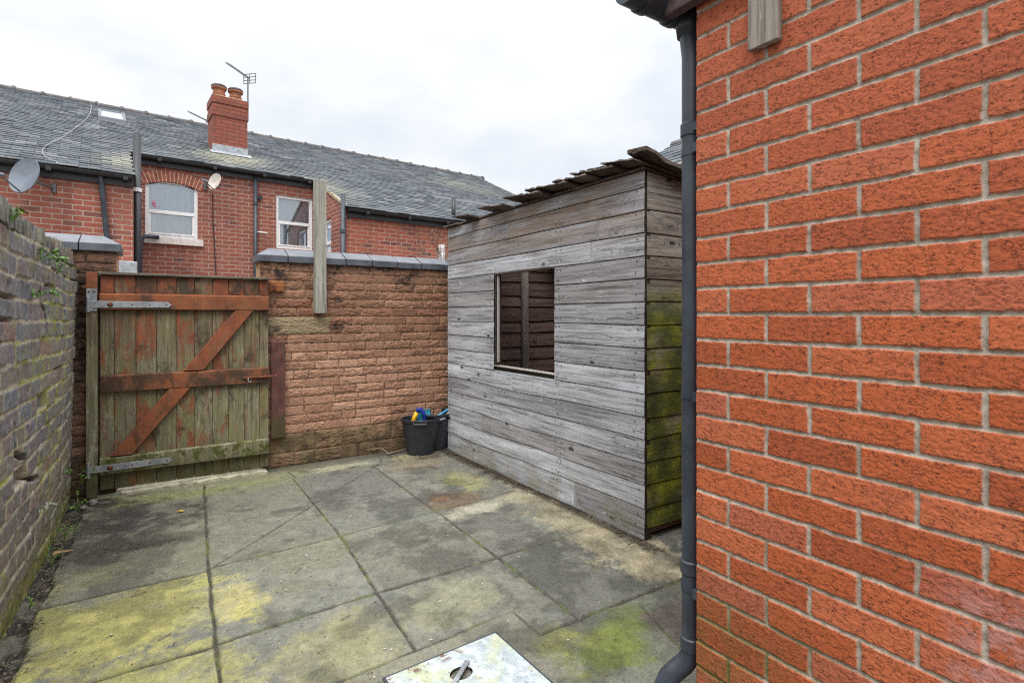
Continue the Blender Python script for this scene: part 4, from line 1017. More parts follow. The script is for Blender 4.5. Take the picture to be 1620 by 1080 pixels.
    while x < 6.9:
        rr = .085 + rng.uniform(-.006, .006); zz = zt - .03 + rng.uniform(-.006, .006)
        rt.tube([(x, -RID, zz), (x + .40, -RID, zz), (x + .405, -RID, zz + .004), (x + .455, -RID, zz + .004)], [rr, rr, rr + .02, rr + .02], 12); x += .46
    rt.build('ridge_tiles', M('ridge'), rf)
    sk = MB(); P_ = [(-3.55, -1.02), (-3.13, -1.55)]
    # skylight lying on the slope
    def onroof(x, d, h=0): return (x, -d + h * .43, zroof(d) + h * .9)
    skr = MB(); x0, x1, d0, d1 = -3.53, -3.07, -2.30, -3.22
    def slopebox(mb, x0, x1, d0, d1, h0, h1): mb.add([onroof(x0, d0, h0), onroof(x1, d0, h0), onroof(x1, d1, h0), onroof(x0, d1, h0), onroof(x0, d0, h1), onroof(x1, d0, h1), onroof(x1, d1, h1), onroof(x0, d1, h1)], [(0, 3, 2, 1), (4, 5, 6, 7), (0, 1, 5, 4), (1, 2, 6, 5), (2, 3, 7, 6), (3, 0, 4, 7)])
    slopebox(skr, x0, x1, d0, d0 - .06, 0, .10); slopebox(skr, x0, x1, d1 + .05, d1, 0, .10); slopebox(skr, x0, x0 + .05, d0 - .06, d1 + .05, 0, .10); slopebox(skr, x1 - .05, x1, d0 - .06, d1 + .05, 0, .10)
    so_ = skr.build('skylight', M('pipe'), rf); gl = MB(); slopebox(gl, x0 + .05, x1 - .05, d0 - .06, d1 + .05, .04, .07); gl.build('pane', M('skypane'), so_)
    # gutters with fascia and brackets
    def gutter(x0, x1, d):
        z = zroof(d) - .035; mb = MB(); pr = [(-d - .02 + .055 * math.cos(math.pi * (1 + k / 8)), z + .055 * math.sin(math.pi * (1 + k / 8))) for k in range(9)]
        mb.prism(pr, x0, x1, 0); mb.box(x0, x1, -d + .06, -d + .085, z - .14, z + .02)
        xx = x0 + .3
        while xx < x1:
            mb.box(xx, xx + .06, -d - .08, -d + .06, z - .075, z - .02); xx += .85
        mb.build('gutter', M('black'), root)
    gutter(XL, -3.13, PL + .10); gutter(-3.02, -.02, .10); gutter(.03, 4.6, PR + .10); gutter(4.7, 6.9, .10); fl_ = MB(); fl_.add([(2.75, -.10, zroof(.10) + .02), (4.75, -.10, zroof(.10) + .02), (4.75, -.02, zroof(.02) + .05), (2.75, -.02, zroof(.02) + .05), (2.75, -.14, zroof(.14) + .01), (4.75, -.14, zroof(.14) + .01)], [(0, 1, 2, 3), (4, 5, 1, 0)]); fl_.build('valley_gutter', M('black'), root)
    # pipes
    def pipe(pts, r, mat='pipe', name='downpipe', collars=()):
        mb = MB(); mb.tube(pts, r, 12); o = mb.build(name, M(mat), root, smooth=True)
        for z in collars:
            c = MB(); c.tube([(pts[0][0], pts[0][1], z - .03), (pts[0][0], pts[0][1], z + .03)], r * 1.2, 12); c.build('collar', M('white' if mat == 'black' else 'pipe'), o)
    pipe([(-3.06, -PL + .35, 4.05), (-3.06, -PL + .35, ZB)], .056, 'black', 'soil_pipe', (3.18,))
    pipe([(-3.52, -PL - .10, 3.29), (-3.50, -PL - .06, 3.15), (-3.43, -PL - .06, 2.3), (-3.40, -PL - .06, ZB)], .036)
    pipe([(-1.133, -.06, 3.97), (-1.133, -.06, ZB)], .034, 'pipe', 'downpipe', (3.4, 2.4))
    pipe([(-.06, -PR - .06, 3.42), (-.06, -PR - .06, ZB)], .045, 'pipe', 'downpipe', (2.75,))
    pipe([(-2.70, -.10, 2.60), (-2.90, -.14, 2.60), (-2.95, -.16, 2.55), (-2.97, -.18, 2.3), (-2.99, -.2, ZB)], .036)
    pipe([(2.45, -PR + .25, 3.10), (2.45, -PR + .25, 3.75)], .045, 'black', 'vent_pipe')
    v = MB(); v.tube([(-1.05, -.05, 3.53), (-1.05, .05, 3.53)], .048, 14); v.build('flue_vent', M('black'), root)
    v = MB(); v.tube([(-1.15, -.04, 2.86), (-.92, -.06, 2.85)], .012, 8); v.build('overflow_pipe', M('white'), root)
    v = MB(); v.box(1.93, 2.06, -PR - .05, -PR - .006, 1.2, 2.68); v.build('door_frame', M('white'), root)
    bx = MB(); bx.box(-3.30, -3.08, -PL - .16, -PL - .002, 1.86, 2.03); bx.build('meter_box', M('lead'), root, .01)
    # windows
    def win(h, y, arch, transom, curtain, axis='x'):
        a, b, c, d = h; wr_ = empty_part('window', root); f = MB(); t = .055
        f.box(a, a + t, y + .03, y + .10, c, d); f.box(b - t, b, y + .03, y + .10, c, d); f.box(a + t, b - t, y + .03, y + .10, c, c + t); f.box(a + t, b - t, y + .03, y + .10, d - t, d)
        f.box(a + t, b - t, y + .025, y + .10, transom - .03, transom + .03); f.box(a + t, b - t, y + .02, y + .05, c + t, c + t + .025); f.box(a + t, a + t + .03, y + .035, y + .09, c + t, transom - .03); f.box(b - t - .03, b - t, y + .035, y + .09, c + t, transom - .03)
        f.build('frame', M('white'), wr_, .004)
        g = MB(); g.add([(a + t, y + .07, c + t), (b - t, y + .07, c + t), (b - t, y + .07, d - t), (a + t, y + .07, d - t)], [(0, 1, 2, 3)]); g.build('pane', M('glass'), wr_)
        bx = MB(); bx.add([(a, y + .121, c), (b, y + .121, c), (b, y + .121, d), (a, y + .121, d), (a, y + 1, c), (b, y + 1, c), (b, y + 1, d), (a, y + 1, d)], [(4, 5, 6, 7), (0, 4, 7, 3), (1, 2, 6, 5), (3, 7, 6, 2), (0, 1, 5, 4)]); bx.build('room', M('inside'), wr_)
        cu = MB(); n = 60; vv = []
        for i in range(n + 1):
            x = a + (b - a) * i / n; yy = y + .17 + .018 * math.sin(i * 1.3) + .012 * math.sin(i * .47)
            vv += [(x, yy, c), (x, yy, d)]
        for i in range(n):
            xm = (i + .5) / n
            if curtain == 'full' or (curtain == 'side' and xm > .74): cu.add([vv[2 * i], vv[2 * i + 2], vv[2 * i + 3], vv[2 * i + 1]], [(0, 1, 2, 3)], .5)
        if cu.v: cu.build('curtain', M('curtain'), wr_)
        return wr_
    w1 = win(W1, 0, True, 3.07, 'full')
    p = MB(); p.lathe((-2.76, .10, 3.23), [(0, .07), (.03, .04), (.045, 0), (.04, -.05), (0, -.07)], 10); p.lathe((-2.74, .13, 3.16), [(0, .03), (.07, .01), (.06, -.02), (0, -.03)], 10); p.build('ornament', M('pink'), w1)
    s = MB(); s.box(-2.98, -2.01, -.055, .10, 2.50, 2.62); s.build('sill', M('sill'), w1, .006)
    # brick arch
    ar = MB(); n = 17; cx = -2.49; rad = 1.05; zc = 3.645 - rad + .0
    for i in range(n):
        an = -.44 + .88 * i / (n - 1); ca, sa = math.sin(an), math.cos(an)
        tx, tz = math.cos(an), -math.sin(an); hw = .0215
        q = [(cx + ca * rad + tx * s_ * hw * (1 if k == 0 else 1.18), zc + sa * (rad - .035 if k == 0 else rad + .18)) for k in (0, 1) for s_ in (-1, 1)]
        q = [(cx + ca * (rad - .035) - tx * hw, zc + sa * (rad - .035) - tz * hw), (cx + ca * (rad - .035) + tx * hw, zc + sa * (rad - .035) + tz * hw), (cx + ca * (rad + .17) + tx * hw * 1.18, zc + sa * (rad + .17) + tz * hw * 1.18), (cx + ca * (rad + .17) - tx * hw * 1.18, zc + sa * (rad + .17) - tz * hw * 1.18)]
        ar.prism(q, -.012, .06, 1)
    ar.build('brick_arch', M('archbrick'), w1, .003)
    am = MB(); 
    pts = [(cx + math.sin(a_) * (rad - .03), zc + math.cos(a_) * (rad - .03)) for a_ in np.linspace(-.42, .42, 15)]; pts2 = [(cx + math.sin(a_) * (rad + .165), zc + math.cos(a_) * (rad + .165)) for a_ in np.linspace(.44, -.44, 15)]
    am.prism(pts + pts2, -.006, .03, 1); am.build('arch_mortar', M('archmortar'), w1)
    w2 = win(W2, 0, False, 3.10, 'full')  # full curtain added to stand in for pale sky reflected in the pane
    # little window in the return wall
    w3 = empty_part('window', root); f = MB(); yb, ye, zb_, ze_ = -1.02, -.42, 2.0, 3.12
    f.box(.03, .09, yb, yb + .06, zb_, ze_); f.box(.03, .09, ye - .06, ye, zb_, ze_); f.box(.03, .09, yb, ye, ze_ - .06, ze_); f.box(.03, .09, yb, ye, zb_, zb_ + .06); f.box(.025, .09, yb, ye, 2.62, 2.69); f.build('frame', M('white'), w3, .004)
    g = MB(); g.add([(.07, yb, zb_), (.07, ye, zb_), (.07, ye, ze_), (.07, yb, ze_)], [(0, 1, 2, 3)]); g.build('pane', M('glass'), w3)
    g = MB(); g.box(.12, 1.0, yb, ye, zb_, ze_); g.build('room', M('inside'), w3)
    # chimney
    ch = empty_part('chimney', rf); x0, x1, d0, d1 = -1.70, -1.06, -1.0, -1.6
    b = MB(); b.box(x0, x1, -d0, -d1, 4.3, 5.30); b.build('stack', M('chimbrick'), ch)
    b = MB(); b.box(x0 - .018, x1 + .018, -d0 - .018, -d1 + .018, 5.303, 5.46); b.box(x0 - .008, x1 + .008, -d0 - .008, -d1 + .008, 5.463, 5.56); b.box(x0 - .022, x1 + .022, -d0 - .022, -d1 + .022, 5.563, 5.71); b.build('oversailing_courses', M('chimbrick'), ch, .006)
    b = MB(); b.add([(x0, -d0, 5.712), (x1, -d0, 5.712), (x1, -d1, 5.712), (x0, -d1, 5.712), (x0 + .1, -d0 + .1, 5.76), (x1 - .1, -d0 + .1, 5.76), (x1 - .1, -d1 - .1, 5.76), (x0 + .1, -d1 - .1, 5.76)], [(4, 5, 6, 7), (0, 1, 5, 4), (1, 2, 6, 5), (2, 3, 7, 6), (3, 0, 4, 7)]); b.build('flaunching', M('stone_core'), ch)
    for xx in (-1.545, -1.235):
        p = MB(); p.lathe((xx, 1.28, 5.725), [(.0, 0), (.115, 0), (.115, .10), (.120, .105), (.120, .125), (.112, .13), (.112, .20), (.145, .215), (.145, .245), (.135, .25), (.09, .25), (.085, .1)], 20); p.build('chimney_pot', M('pot'), ch)
        p = MB(); p.lathe((xx, 1.28, 5.975), [(.146, 0), (.15, .02), (.13, .045), (.06, .06), (0, .062)], 20); p.build('pot_cap', M('ridge'), ch)
    b = MB(); b.box(x0 - .012, x1 + .012, -d0 - .014, -d0 - .003, zroof(d0) - .02, zroof(d0) + .17); 
    b.add([(x0 - .06, -d0 - .16, zroof(d0 + .16) + .03), (x1 + .06, -d0 - .16, zroof(d0 + .16) + .03), (x1 + .06, -d0, zroof(d0) + .045), (x0 - .06, -d0, zroof(d0) + .045)], [(0, 1, 2, 3)]); b.build('flashing', M('lead'), ch)
    # the next house in the row, beyond the gable
    r2 = empty('terraced_house', 'farther terraced house with lower slate roof, mostly hidden behind the shed roof', 'house', (2.695, 11.464, 0), R(4.29))
    def z2(d): return zroof(d) - .62
    r2f = slates('roof', r2, M('slate'), 6.95, 14, .16, RID, z2, None, seed=12, wd=.3, ex=.2)
    b = MB(); b.add([(6.95, 0.1, ZB), (14, .1, ZB), (14, .1, EAVE - .7), (6.95, .1, EAVE - .7)], [(0, 1, 2, 3)]); b.add([(6.95, -RID, z2(RID) - .02), (14, -RID, z2(RID) - .02), (14, 8, 3), (6.95, 8, 3)], [(0, 1, 2, 3)]); b.add([(6.95, -.12, z2(.12) - .02), (14, -.12, z2(.12) - .02), (14, -RID, z2(RID) - .02), (6.95, -RID, z2(RID) - .02)], [(0, 1, 2, 3)]); b.build('wall', M('hb_right'), r2)
    return root
HC = dict(c1=(.27, .088, .062), c2=(.37, .135, .095), c3=(.105, .060, .062), mort=(.43, .315, .265))
MAT['hb_mid'] = m_housebrick('terrace_red_brick', **HC, seed=0); MAT['hb_mid2'] = m_housebrick('terrace_return_brick', **HC, seed=3)
MAT['hb_left'] = m_housebrick('terrace_rough_brick', (.33, .100, .068), (.42, .155, .110), (.14, .070, .065), 7, (.46, .34, .285)); MAT['hb_right'] = m_housebrick('terrace_orange_brick', (.37, .105, .060), (.31, .095, .070), (.10, .052, .052), 12, (.42, .29, .225))
MAT['chimbrick'] = m_housebrick('chimney_red_brick', (.28, .080, .055), (.33, .105, .075), (.18, .062, .050), 2, (.14, .075, .060))
MAT['archbrick'] = plain('arch_brick', (.31, .105, .070), .85, .2, var=.35, sc=12, bump=.5); MAT['archmortar'] = plain('arch_mortar', (.56, .42, .35), .9)
MAT['slate_plain'] = plain('slate_underlay', (.08, .085, .095), .7); MAT['ridge'] = plain('dark_ridge_tile', (.10, .09, .09), .8, var=.4, sc=12)
MAT['sandy'] = plain('sandy_verge', (.40, .31, .21), .9); MAT['skypane'] = plain('skylight_glass', (.30, .33, .36), .08, .8, var=.05)
HOUSE = house()
hm = Matrix.Translation((2.695, 11.464, 0)) @ Matrix.Rotation(R(4.29), 4, 'Z')
def hw(x, p, z): return hm @ Vector((x, -p, z))

# ------------------------------------------------------------------ dishes, aerials, cables on the terrace
def dish(pos, axis, rx, rz, label, mat, wallpt):
    root = empty('satellite_dish', label, 'satellite dish', pos, 0)
    z = Vector(axis).normalized(); x = Vector((0, 0, 1)).cross(z).normalized(); y = z.cross(x)
    mt = Matrix((x, y, z)).transposed().to_4x4()
    n, seg = 8, 28; vs = []; fs = []
    for side in (0, 1):
        for i in range(n + 1):
            q = i / n
            for k in range(seg):
                a = 2 * math.pi * k / seg; vs.append(mt @ Vector((rx * q * math.cos(a), rz * q * math.sin(a), .22 * rx * q * q - side * .012)))
    o1 = (n + 1) * seg
    for side in (0, 1):
        for i in range(n):
            for k in range(seg):
                a = side * o1 + i * seg + k; b = side * o1 + i * seg + (k + 1) % seg; f = (a, b, b + seg, a + seg); fs.append(f if side == 0 else f[::-1])
    for k in range(seg): a = n * seg + k; b = n * seg + (k + 1) % seg; fs.append((a, b, b + o1, a + o1))
    mb = MB(); mb.add(vs, fs); mb.build('reflector', mat, root, smooth=False)
    L = rx * 1.5; foot = mt @ Vector((0, -rz * .97, .02)); tip = mt @ Vector((0, -rz * .55, L))
    a = MB(); a.tube([mt @ Vector((0, -rz * .5, -.03)), foot, tip], .010, 8); a.build('arm', M('metal'), root)
    b = MB(); b.tube([tip + mt.to_3x3() @ Vector((0, 0, .05)), tip, tip - mt.to_3x3() @ Vector((0, -.02, .05))], [.022, .026, .02], 10); b.build('receiver', M('dish'), root)
    c = MB(); wp = Vector(wallpt) - Vector(pos); bk = mt @ Vector((0, -.02, -.05)); c.tube([mt @ Vector((0, 0, -.01)), bk, wp], .018, 8); c.tube([bk + Vector((0, 0, -.07)), bk + Vector((0, 0, .07))], .028, 8); c.tube([wp + Vector((0, 0, -.06)), wp + Vector((0, 0, .06))], .03, 8); c.build('bracket', M('metal'), root)
dish(hw(-4.27, 1.82, 3.06), (-.62, -.74, .22), .215, .245, 'large grey satellite dish on the red brick wall above the left wall', M('dish'), hw(-4.02, 1.51, 3.0))
dish(hw(-1.85, .30, 3.66), (-.78, -.58, .22), .14, .155, 'small cream satellite dish beside the arched window', M('dish2'), hw(-1.98, .01, 3.60))
def aerial(base, top, dirv, L, label):
    root = empty('tv_aerial', label, 'aerial', base)
    b = Vector(base); t = Vector(top) - b; d = Vector(dirv).normalized(); sd_ = d.cross(Vector((0, 0, 1))).normalized()
    m_ = MB(); m_.tube([(0, 0, 0), t], .014, 8); m_.build('mast', M('metal'), root)
    m_ = MB(); s0 = t - d * .06; m_.tube([s0, s0 + d * L], .011, 6); m_.build('boom', M('metal'), root)
    e = MB()
    for i in range(14):
        p = s0 + d * (.12 + i * (L - .15) / 14); h_ = .045
        e.tube([p - sd_ * h_, p + sd_ * h_], .005, 5)
    e.build('elements', M('metal'), root)
    e = MB()
    for dz in (-.10, -.035, .035, .10): e.tube([s0 - sd_ * .14 + Vector((0, 0, dz)), s0 + sd_ * .14 + Vector((0, 0, dz))], .008, 5)
    for k in (-.14, 0, .14): e.tube([s0 + sd_ * k + Vector((0, 0, -.10)), s0 + sd_ * k + Vector((0, 0, .10))], .008, 5)
    e.build('reflector_grid', M('metal'), root)
aerial(hw(-1.0, -1.25, 5.4), hw(-1.0, -1.25, 6.33), (-.42, -.46, 0), .75, 'thin television aerial on a mast at the right side of the chimney')
aerial(hw(-1.255, -4.5, 5.5), hw(-1.255, -4.5, 6.25), (-.42, -.46, 0), .8, 'low television aerial poking above the ridge, left of the chimney')
def cable():
    P = [(-3.643, -3.59), (-3.657, -2.63), (-3.70, -2.0), (-3.768, -1.48), (-3.859, -.79), (-3.93, -.35), (-3.993, .07), (-4.06, .35), (-4.104, .58), (-4.14, .75), (-4.156, .92), (-4.165, 1.08), (-4.157, 1.24), (-4.13, 1.37), (-4.097, 1.48), (-4.05, 1.56), (-3.997, 1.63), (-3.975, 1.66), (-3.99, 1.72)]
    mb = MB(); mb.tube([hw(x, d, zroof(d) + .045) for x, d in P], .0045, 6); tag(mb.build('cable', M('cable_w'), None, off=tuple(hw(-4, 0, 4))), 'white cable snaking loosely down the slate roof', 'cable')
    mb = MB(); mb.tube([hw(-1.86, .03, 3.5), hw(-1.855, .02, 3.0), hw(-1.83, .02, 2.6), hw(-1.78, .02, 1.5)], .008, 6); tag(mb.build('cable', M('black'), None, off=tuple(hw(-1.86, 0, 3))), 'black cable hanging down the red brick below the small dish', 'cable')
cable()

# near neighbour's slate roof glimpsed between shed and downpipe
def neighbour():
    root = empty('terraced_house', 'neighbouring slate roofed house glimpsed between the shed and the downpipe', 'house', (6.0, 0, 0), R(-90))
    # local x along -Y world, -y local = -X world
    def z(d): return 3.62 - .55 * (d + .0)
    slates('roof', root, M('slate'), -4.95, 3.0, 1.5, .0, z, None, seed=31, wd=.3, ex=.22)
    b = MB(); b.add([(-4.95, -1.5, z(1.5) - .02), (3, -1.5, z(1.5) - .02), (3, 0, z(0) - .02), (-4.95, 0, z(0) - .02)], [(0, 1, 2, 3)]); b.add([(-4.95, 0, z(0) - .02), (3, 0, z(0) - .02), (3, 3, 2), (-4.95, 3, 2)], [(0, 1, 2, 3)]); b.build('roof_deck', M('slate_plain'), root)
    b = MB(); b.box(-4.9, 2.9, -1.35, 3, -.06, z(1.5) + .02); b.build('wall', M('hb_right'), root)
    rt = MB(); x = -4.95
    while x < 3: rt.tube([(x, 0, 3.59), (x + .44, 0, 3.59)], .08, 12); x += .45
    rt.build('ridge_tiles', M('ridge'), root)
neighbour()

# ------------------------------------------------------------------ tubs and tools
def tub(loc, rz, label, s=1.0):
    root = empty('plastic_tub', label, 'tub', loc, rz, None)
    def outline(r, flat):
        pts = []
        for k in range(40):
            a = 2 * math.pi * k / 40; x = r * math.cos(a); y = r * .86 * math.sin(a)
            y = min(y, flat); pts.append((x, y))
        return pts
    lv = [(0, .104, .070), (.012, .110, .075), (.26, .152, .105), (.275, .152, .106), (.278, .164, .118), (.296, .166, .12), (.300, .160, .115), (.296, .150, .105), (.20, .140, .096), (.018, .110, .074)]
    vs = []; fs = []
    for z, r, fl in lv: vs += [(x * s, y * s, z * s) for x, y in outline(r, fl)]
    n = 40
    for i in range(len(lv) - 1):
        for k in range(n): fs.append((i * n + k, i * n + (k + 1) % n, (i + 1) * n + (k + 1) % n, (i + 1) * n + k))
    fs += [tuple(range(n - 1, -1, -1)), tuple((len(lv) - 1) * n + k for k in range(n))]
    mb = MB(); mb.add(vs, fs); mb.build('tub_body', M('tub'), root, smooth=False)
    h = MB(); h.tube([(-.05 * s, -.135 * s, .285 * s), (-.05 * s, -.152 * s, .27 * s), (.05 * s, -.152 * s, .27 * s), (.05 * s, -.135 * s, .285 * s)], .008, 8); h.build('rim_handle', M('tub'), root)
tub((1.975, 4.47, 0), R(-25), 'black plastic tub holding yellow and blue handled tools, left of two', 1.08)
tub((2.19, 4.56, 0), R(30), 'black plastic tub half hidden behind the shed corner', 1.14)
def tools():
    t = empty('hand_tool', 'yellow and dark blue gripped hand tool leaning in the left tub', 'tool', (1.885, 4.47, .25))
    b = MB(); b.tube([(0, -.01, .0), (.035, 0, .085), (.06, .0, .125)], [.017, .021, .018], 12); b.build('grip', M('yellow'), t, smooth=True)
    b = MB(); b.tube([(.058, .0, .12), (.075, 0, .15), (.095, 0, .148), (.12, -.01, .10), (.13, -.01, .02), (.13, -.01, -.12)], [.019, .021, .020, .017, .014, .012], 12); b.build('body', M('blue'), t, smooth=True)
    b = MB(); b.tube([(-.10, 0, -.05), (.02, 0, .05), (.16, -.01, .12)], .011, 10); o = b.build('tool_handle', M('ltblue'), None, off=None, smooth=True); o.location = (2.12, 4.46, .27)
    tag(o, 'pale blue tool handle sticking out of the right tub', 'handle')
    b = MB(); b.box(-.06, .06, -.03, -.022, -.04, .07); b.box(-.06, .06, .03, .038, -.04, .07); b.box(-.06, -.052, -.022, .03, -.04, .07); b.box(.052, .06, -.022, .03, -.04, .07); b.box(-.066, .066, -.036, .044, .062, .074)
    b.box(-.05, .05, -.02, .028, -.038, -.03)
    o = b.build('plastic_tray', M('teal'), None, .003); o.location = (2.04, 4.53, .305); o.rotation_euler = (R(-12), R(-4), R(-25)); tag(o, 'small teal plastic tray standing in the left tub', 'tray')
    b = MB(); b.box(-.04, .04, -.014, -.002, -.025, .035, .5); k = b.build('orange_lining', M('pot'), o)
    b = MB(); b.box(-.055, .055, -.02, .02, -.006, .006); b.tube([(.05, 0, 0), (.14, .0, .06)], .006, 8); o = b.build('scraper', M('lead'), None, .002); o.location = (2.13, 4.40, .30); o.rotation_euler = (0, R(-6), R(10)); tag(o, 'flat grey scraper lying across the tub rim by the shed', 'scraper')
tools()

# ------------------------------------------------------------------ drain cover
def manhole():
    o = (1.10, 1.775, 0); root = empty('manhole_cover', 'square worn galvanised drain cover set in the paving at the bottom', 'drain cover', o, R(1.5))
    w_ = .45; cx, cy = -.225, -.128; rr = .042
    # plate with a round recess, built as a ring of quads round the hole
    vs = []; fs = []; n = 40
    for k in range(n):
        a = 2 * math.pi * k / n; vs.append((cx + rr * math.cos(a), cy + rr * .8 * math.sin(a), .006))
    for k in range(n):
        a = 2 * math.pi * k / n; ca, sa = math.cos(a), math.sin(a); t = 1e9
        if ca > 1e-6: t = min(t, (0 - cx) / ca)
        if ca < -1e-6: t = min(t, (-w_ - cx) / ca)
        if sa > 1e-6: t = min(t, (0 - cy) / sa)
        if sa < -1e-6: t = min(t, (-w_ - cy) / sa)
        vs.append((cx + t * ca, cy + t * sa, .006))
    for k in range(n):
        a, b = k, (k + 1) % n; fs.append((a, a + n, b + n, b))
    # corners
    base = len(vs)
    vs += [(x, y, .006) for x, y in ((0, 0), (-w_, 0), (-w_, -w_), (0, -w_))]
    def near(c):
        ks = sorted(range(n), key=lambda k: (vs[n + k][0] - c[0]) ** 2 + (vs[n + k][1] - c[1]) ** 2)[:2]; return [n + k for k in ks]
    for i in range(4):
        q = near(vs[base + i]); fs.append((q[0], base + i, q[1]))
    mb = MB(); mb.add(vs, fs); pl = mb.build('plate', M('manhole'), root)
    f = MB()
    for (a, b, c, d) in ((-.458, .008, .002, .008), (-.458, .008, -.458, -.452), (.002, .008, -.452, .002), (-.458, -.452, -.452, .002)): f.box(a, b, c, d, -.01, .005)
    f.build('frame', M('pipe'), root)
    r_ = MB(); r_.lathe((cx, cy, .0), [(.042, .006), (.036, -.008), (.018, -.014), (0, -.015)], 24, mat=Matrix.Diagonal((1, .8, 1, 1))); r_.build('recess', M('soil'), pl)
    h = MB(); h.box(cx - .075, cx + .06, cy - .009, cy + .009, .008, .015, mat=Matrix.Translation((cx, cy, 0)) @ Matrix.Rotation(R(38), 4, 'Z') @ Matrix.Translation((-cx, -cy, 0))); h.build('lifting_bar', M('galv'), pl, .002)
manhole()
def gully():
    mb = MB(); r_ = random.Random(5)
    for (x, y, a, b, h_) in ((1.28, 1.10, .10, .035, .05), (1.20, 1.22, .035, .10, .05), (1.02, 1.14, .10, .04, .045)):
        mb.box(x - a, x + a, y - b, y + b, -.02, h_)
    
def rubble():
    """loose stones and broken edging beside the pipe and at the wall foot"""
    r_ = random.Random(12)
    def stone(loc, s, label, group=None):
        bm = bmesh.new(); bmesh.ops.create_icosphere(bm, subdivisions=2, radius=1)
        sd_ = r_.random() * 50
        for v in bm.verts:
            d = 1 + .45 * (float(vn(np.array([v.co.x * 1.3 + sd_]), np.array([v.co.y * 1.3 + v.co.z * 1.9 + sd_]))[0]) - .5); v.co = v.co * d
        bm.transform(Matrix.Rotation(r_.uniform(0, 3), 4, 'Z') @ Matrix.Diagonal((s[0], s[1], s[2], 1)))
        me = bpy.data.meshes.new('stone'); bm.to_mesh(me); bm.free(); finish(me, M('stone_chip'), None, False)
        o = bpy.data.objects.new('stone', me); COL.objects.link(o); o.location = loc; tag(o, label, 'stone', group)
    stone((-.36, 4.46, .015), (.030, .024, .02), 'grey stone lying in the corner below the gate hinge', None)
    stone((-.40, 4.38, .012), (.022, .018, .016), 'smaller stone in the corner, against the left wall foot', None)
    stone((2.36, 1.86, .0), (.085, .05, .03), 'mossy lump of stone under the green side of the shed', None)
rubble()

# ------------------------------------------------------------------ weeds, leaves, twigs, litter
def leafquad(mb, p, d, n, L, W, r=None, curl=.3):
    d = Vector(d).normalized(); n = Vector(n); s_ = d.cross(n)
    s_ = s_.normalized() if s_.length > 1e-4 else d.orthogonal().normalized(); n = s_.cross(d)
    p = Vector(p); a = p + d * L * .45 - n * L * .0
    mb.add([p, a + s_ * W / 2, p + d * L - n * L * curl, a - s_ * W / 2, a - n * L * .05 ], [(0, 1, 4), (1, 2, 4), (2, 3, 4), (3, 0, 4)], r)
def weed(loc, out, label, n=14, L=.05, W=.02, h=.06, kind='leaf', droop=.3, seed=0, name='weed'):
    L *= .62; W *= .62; h *= .72
    r_ = random.Random(seed); root = empty(name, label, 'plant', loc)
    st = MB(); lf = MB(); o = Vector(out)
    for i in range(max(3, n // 4)):
        a = r_.uniform(0, 6.28); e = o * r_.uniform(.3, 1) * h + Vector((r_.uniform(-.6, .6) * h, r_.uniform(-.8, .8) * h, r_.uniform(.1, 1.0) * h))
        mid = e * .5 + Vector((0, 0, h * .15)); st.tube([(0, 0, 0), mid, e], .0014, 5)
        for q in range(4):
            f = r_.uniform(.35, 1); p = mid * (1 - f) * 2 * (.5) + e * f
            d = Vector((r_.uniform(-1, 1), r_.uniform(-1, 1), r_.uniform(-.5, .7))) + o * .6
            leafquad(lf, p, d, (r_.uniform(-.3, .3), r_.uniform(-.3, .3), 1), L * r_.uniform(.6, 1.2), W * r_.uniform(.7, 1.2), r_.random(), droop)
    st.build('stems', M('leaf'), root); lf.build('leaves', M(kind), root)
weed((-.455, 2.70, 1.60), (.5, 0, .6), 'bright green fern tuft on top of the left wall, nearest the camera', 26, .045, .017, .06, seed=1)
weed((-.445, 3.20, 1.50), (.6, .2, -.1), 'leafy green weed hanging high on the left wall below the capping', 30, .055, .024, .10, seed=2)
weed((-.445, 3.40, 1.49), (.6, .2, .0), 'narrow leaved weed high on the left wall, right of the hanging one', 24, .055, .012, .09, seed=3)
weed((-.440, 3.62, 1.46), (.7, .1, .3), 'grassy tuft in a joint high on the left wall towards the gate', 22, .075, .007, .07, seed=4)
weed((-.445, 3.14, 1.33), (.6, 0, -.2), 'ivy-like weed growing from a broken joint in the left wall', 24, .04, .022, .09, seed=5)
weed((-.455, 3.95, .34), (.7, 0, .2), 'small bright weed low on the left wall above the leaf litter', 14, .045, .024, .05, seed=6)
weed((-.46, 3.42, .30), (.7, 0, .1), 'silvery leaved weed low on the left wall', 16, .035, .016, .06, 'greyleaf', seed=7)
weed((-.42, 4.46, .15), (.5, -.3, .5), 'upright green weed at the wall foot in the gate corner', 26, .04, .02, .12, seed=8)
weed((-.42, 4.25, .03), (.6, -.2, .5), 'spreading green weed in the soil strip near the gate corner', 26, .045, .02, .11, seed=9)
weed((-.43, 3.80, .02), (.6, 0, .6), 'small fern-like weed in the soil strip halfway along the wall', 20, .05, .014, .07, seed=10)
weed((-.44, 3.45, .02), (.5, 0, .7), 'grass tuft in the soil strip beside the brown leaf', 18, .08, .006, .08, seed=11)
weed((-.45, 2.98, .02), (.5, 0, .7), 'tiny weed at the foot of the left wall, nearest the camera', 14, .035, .014, .04, seed=12)
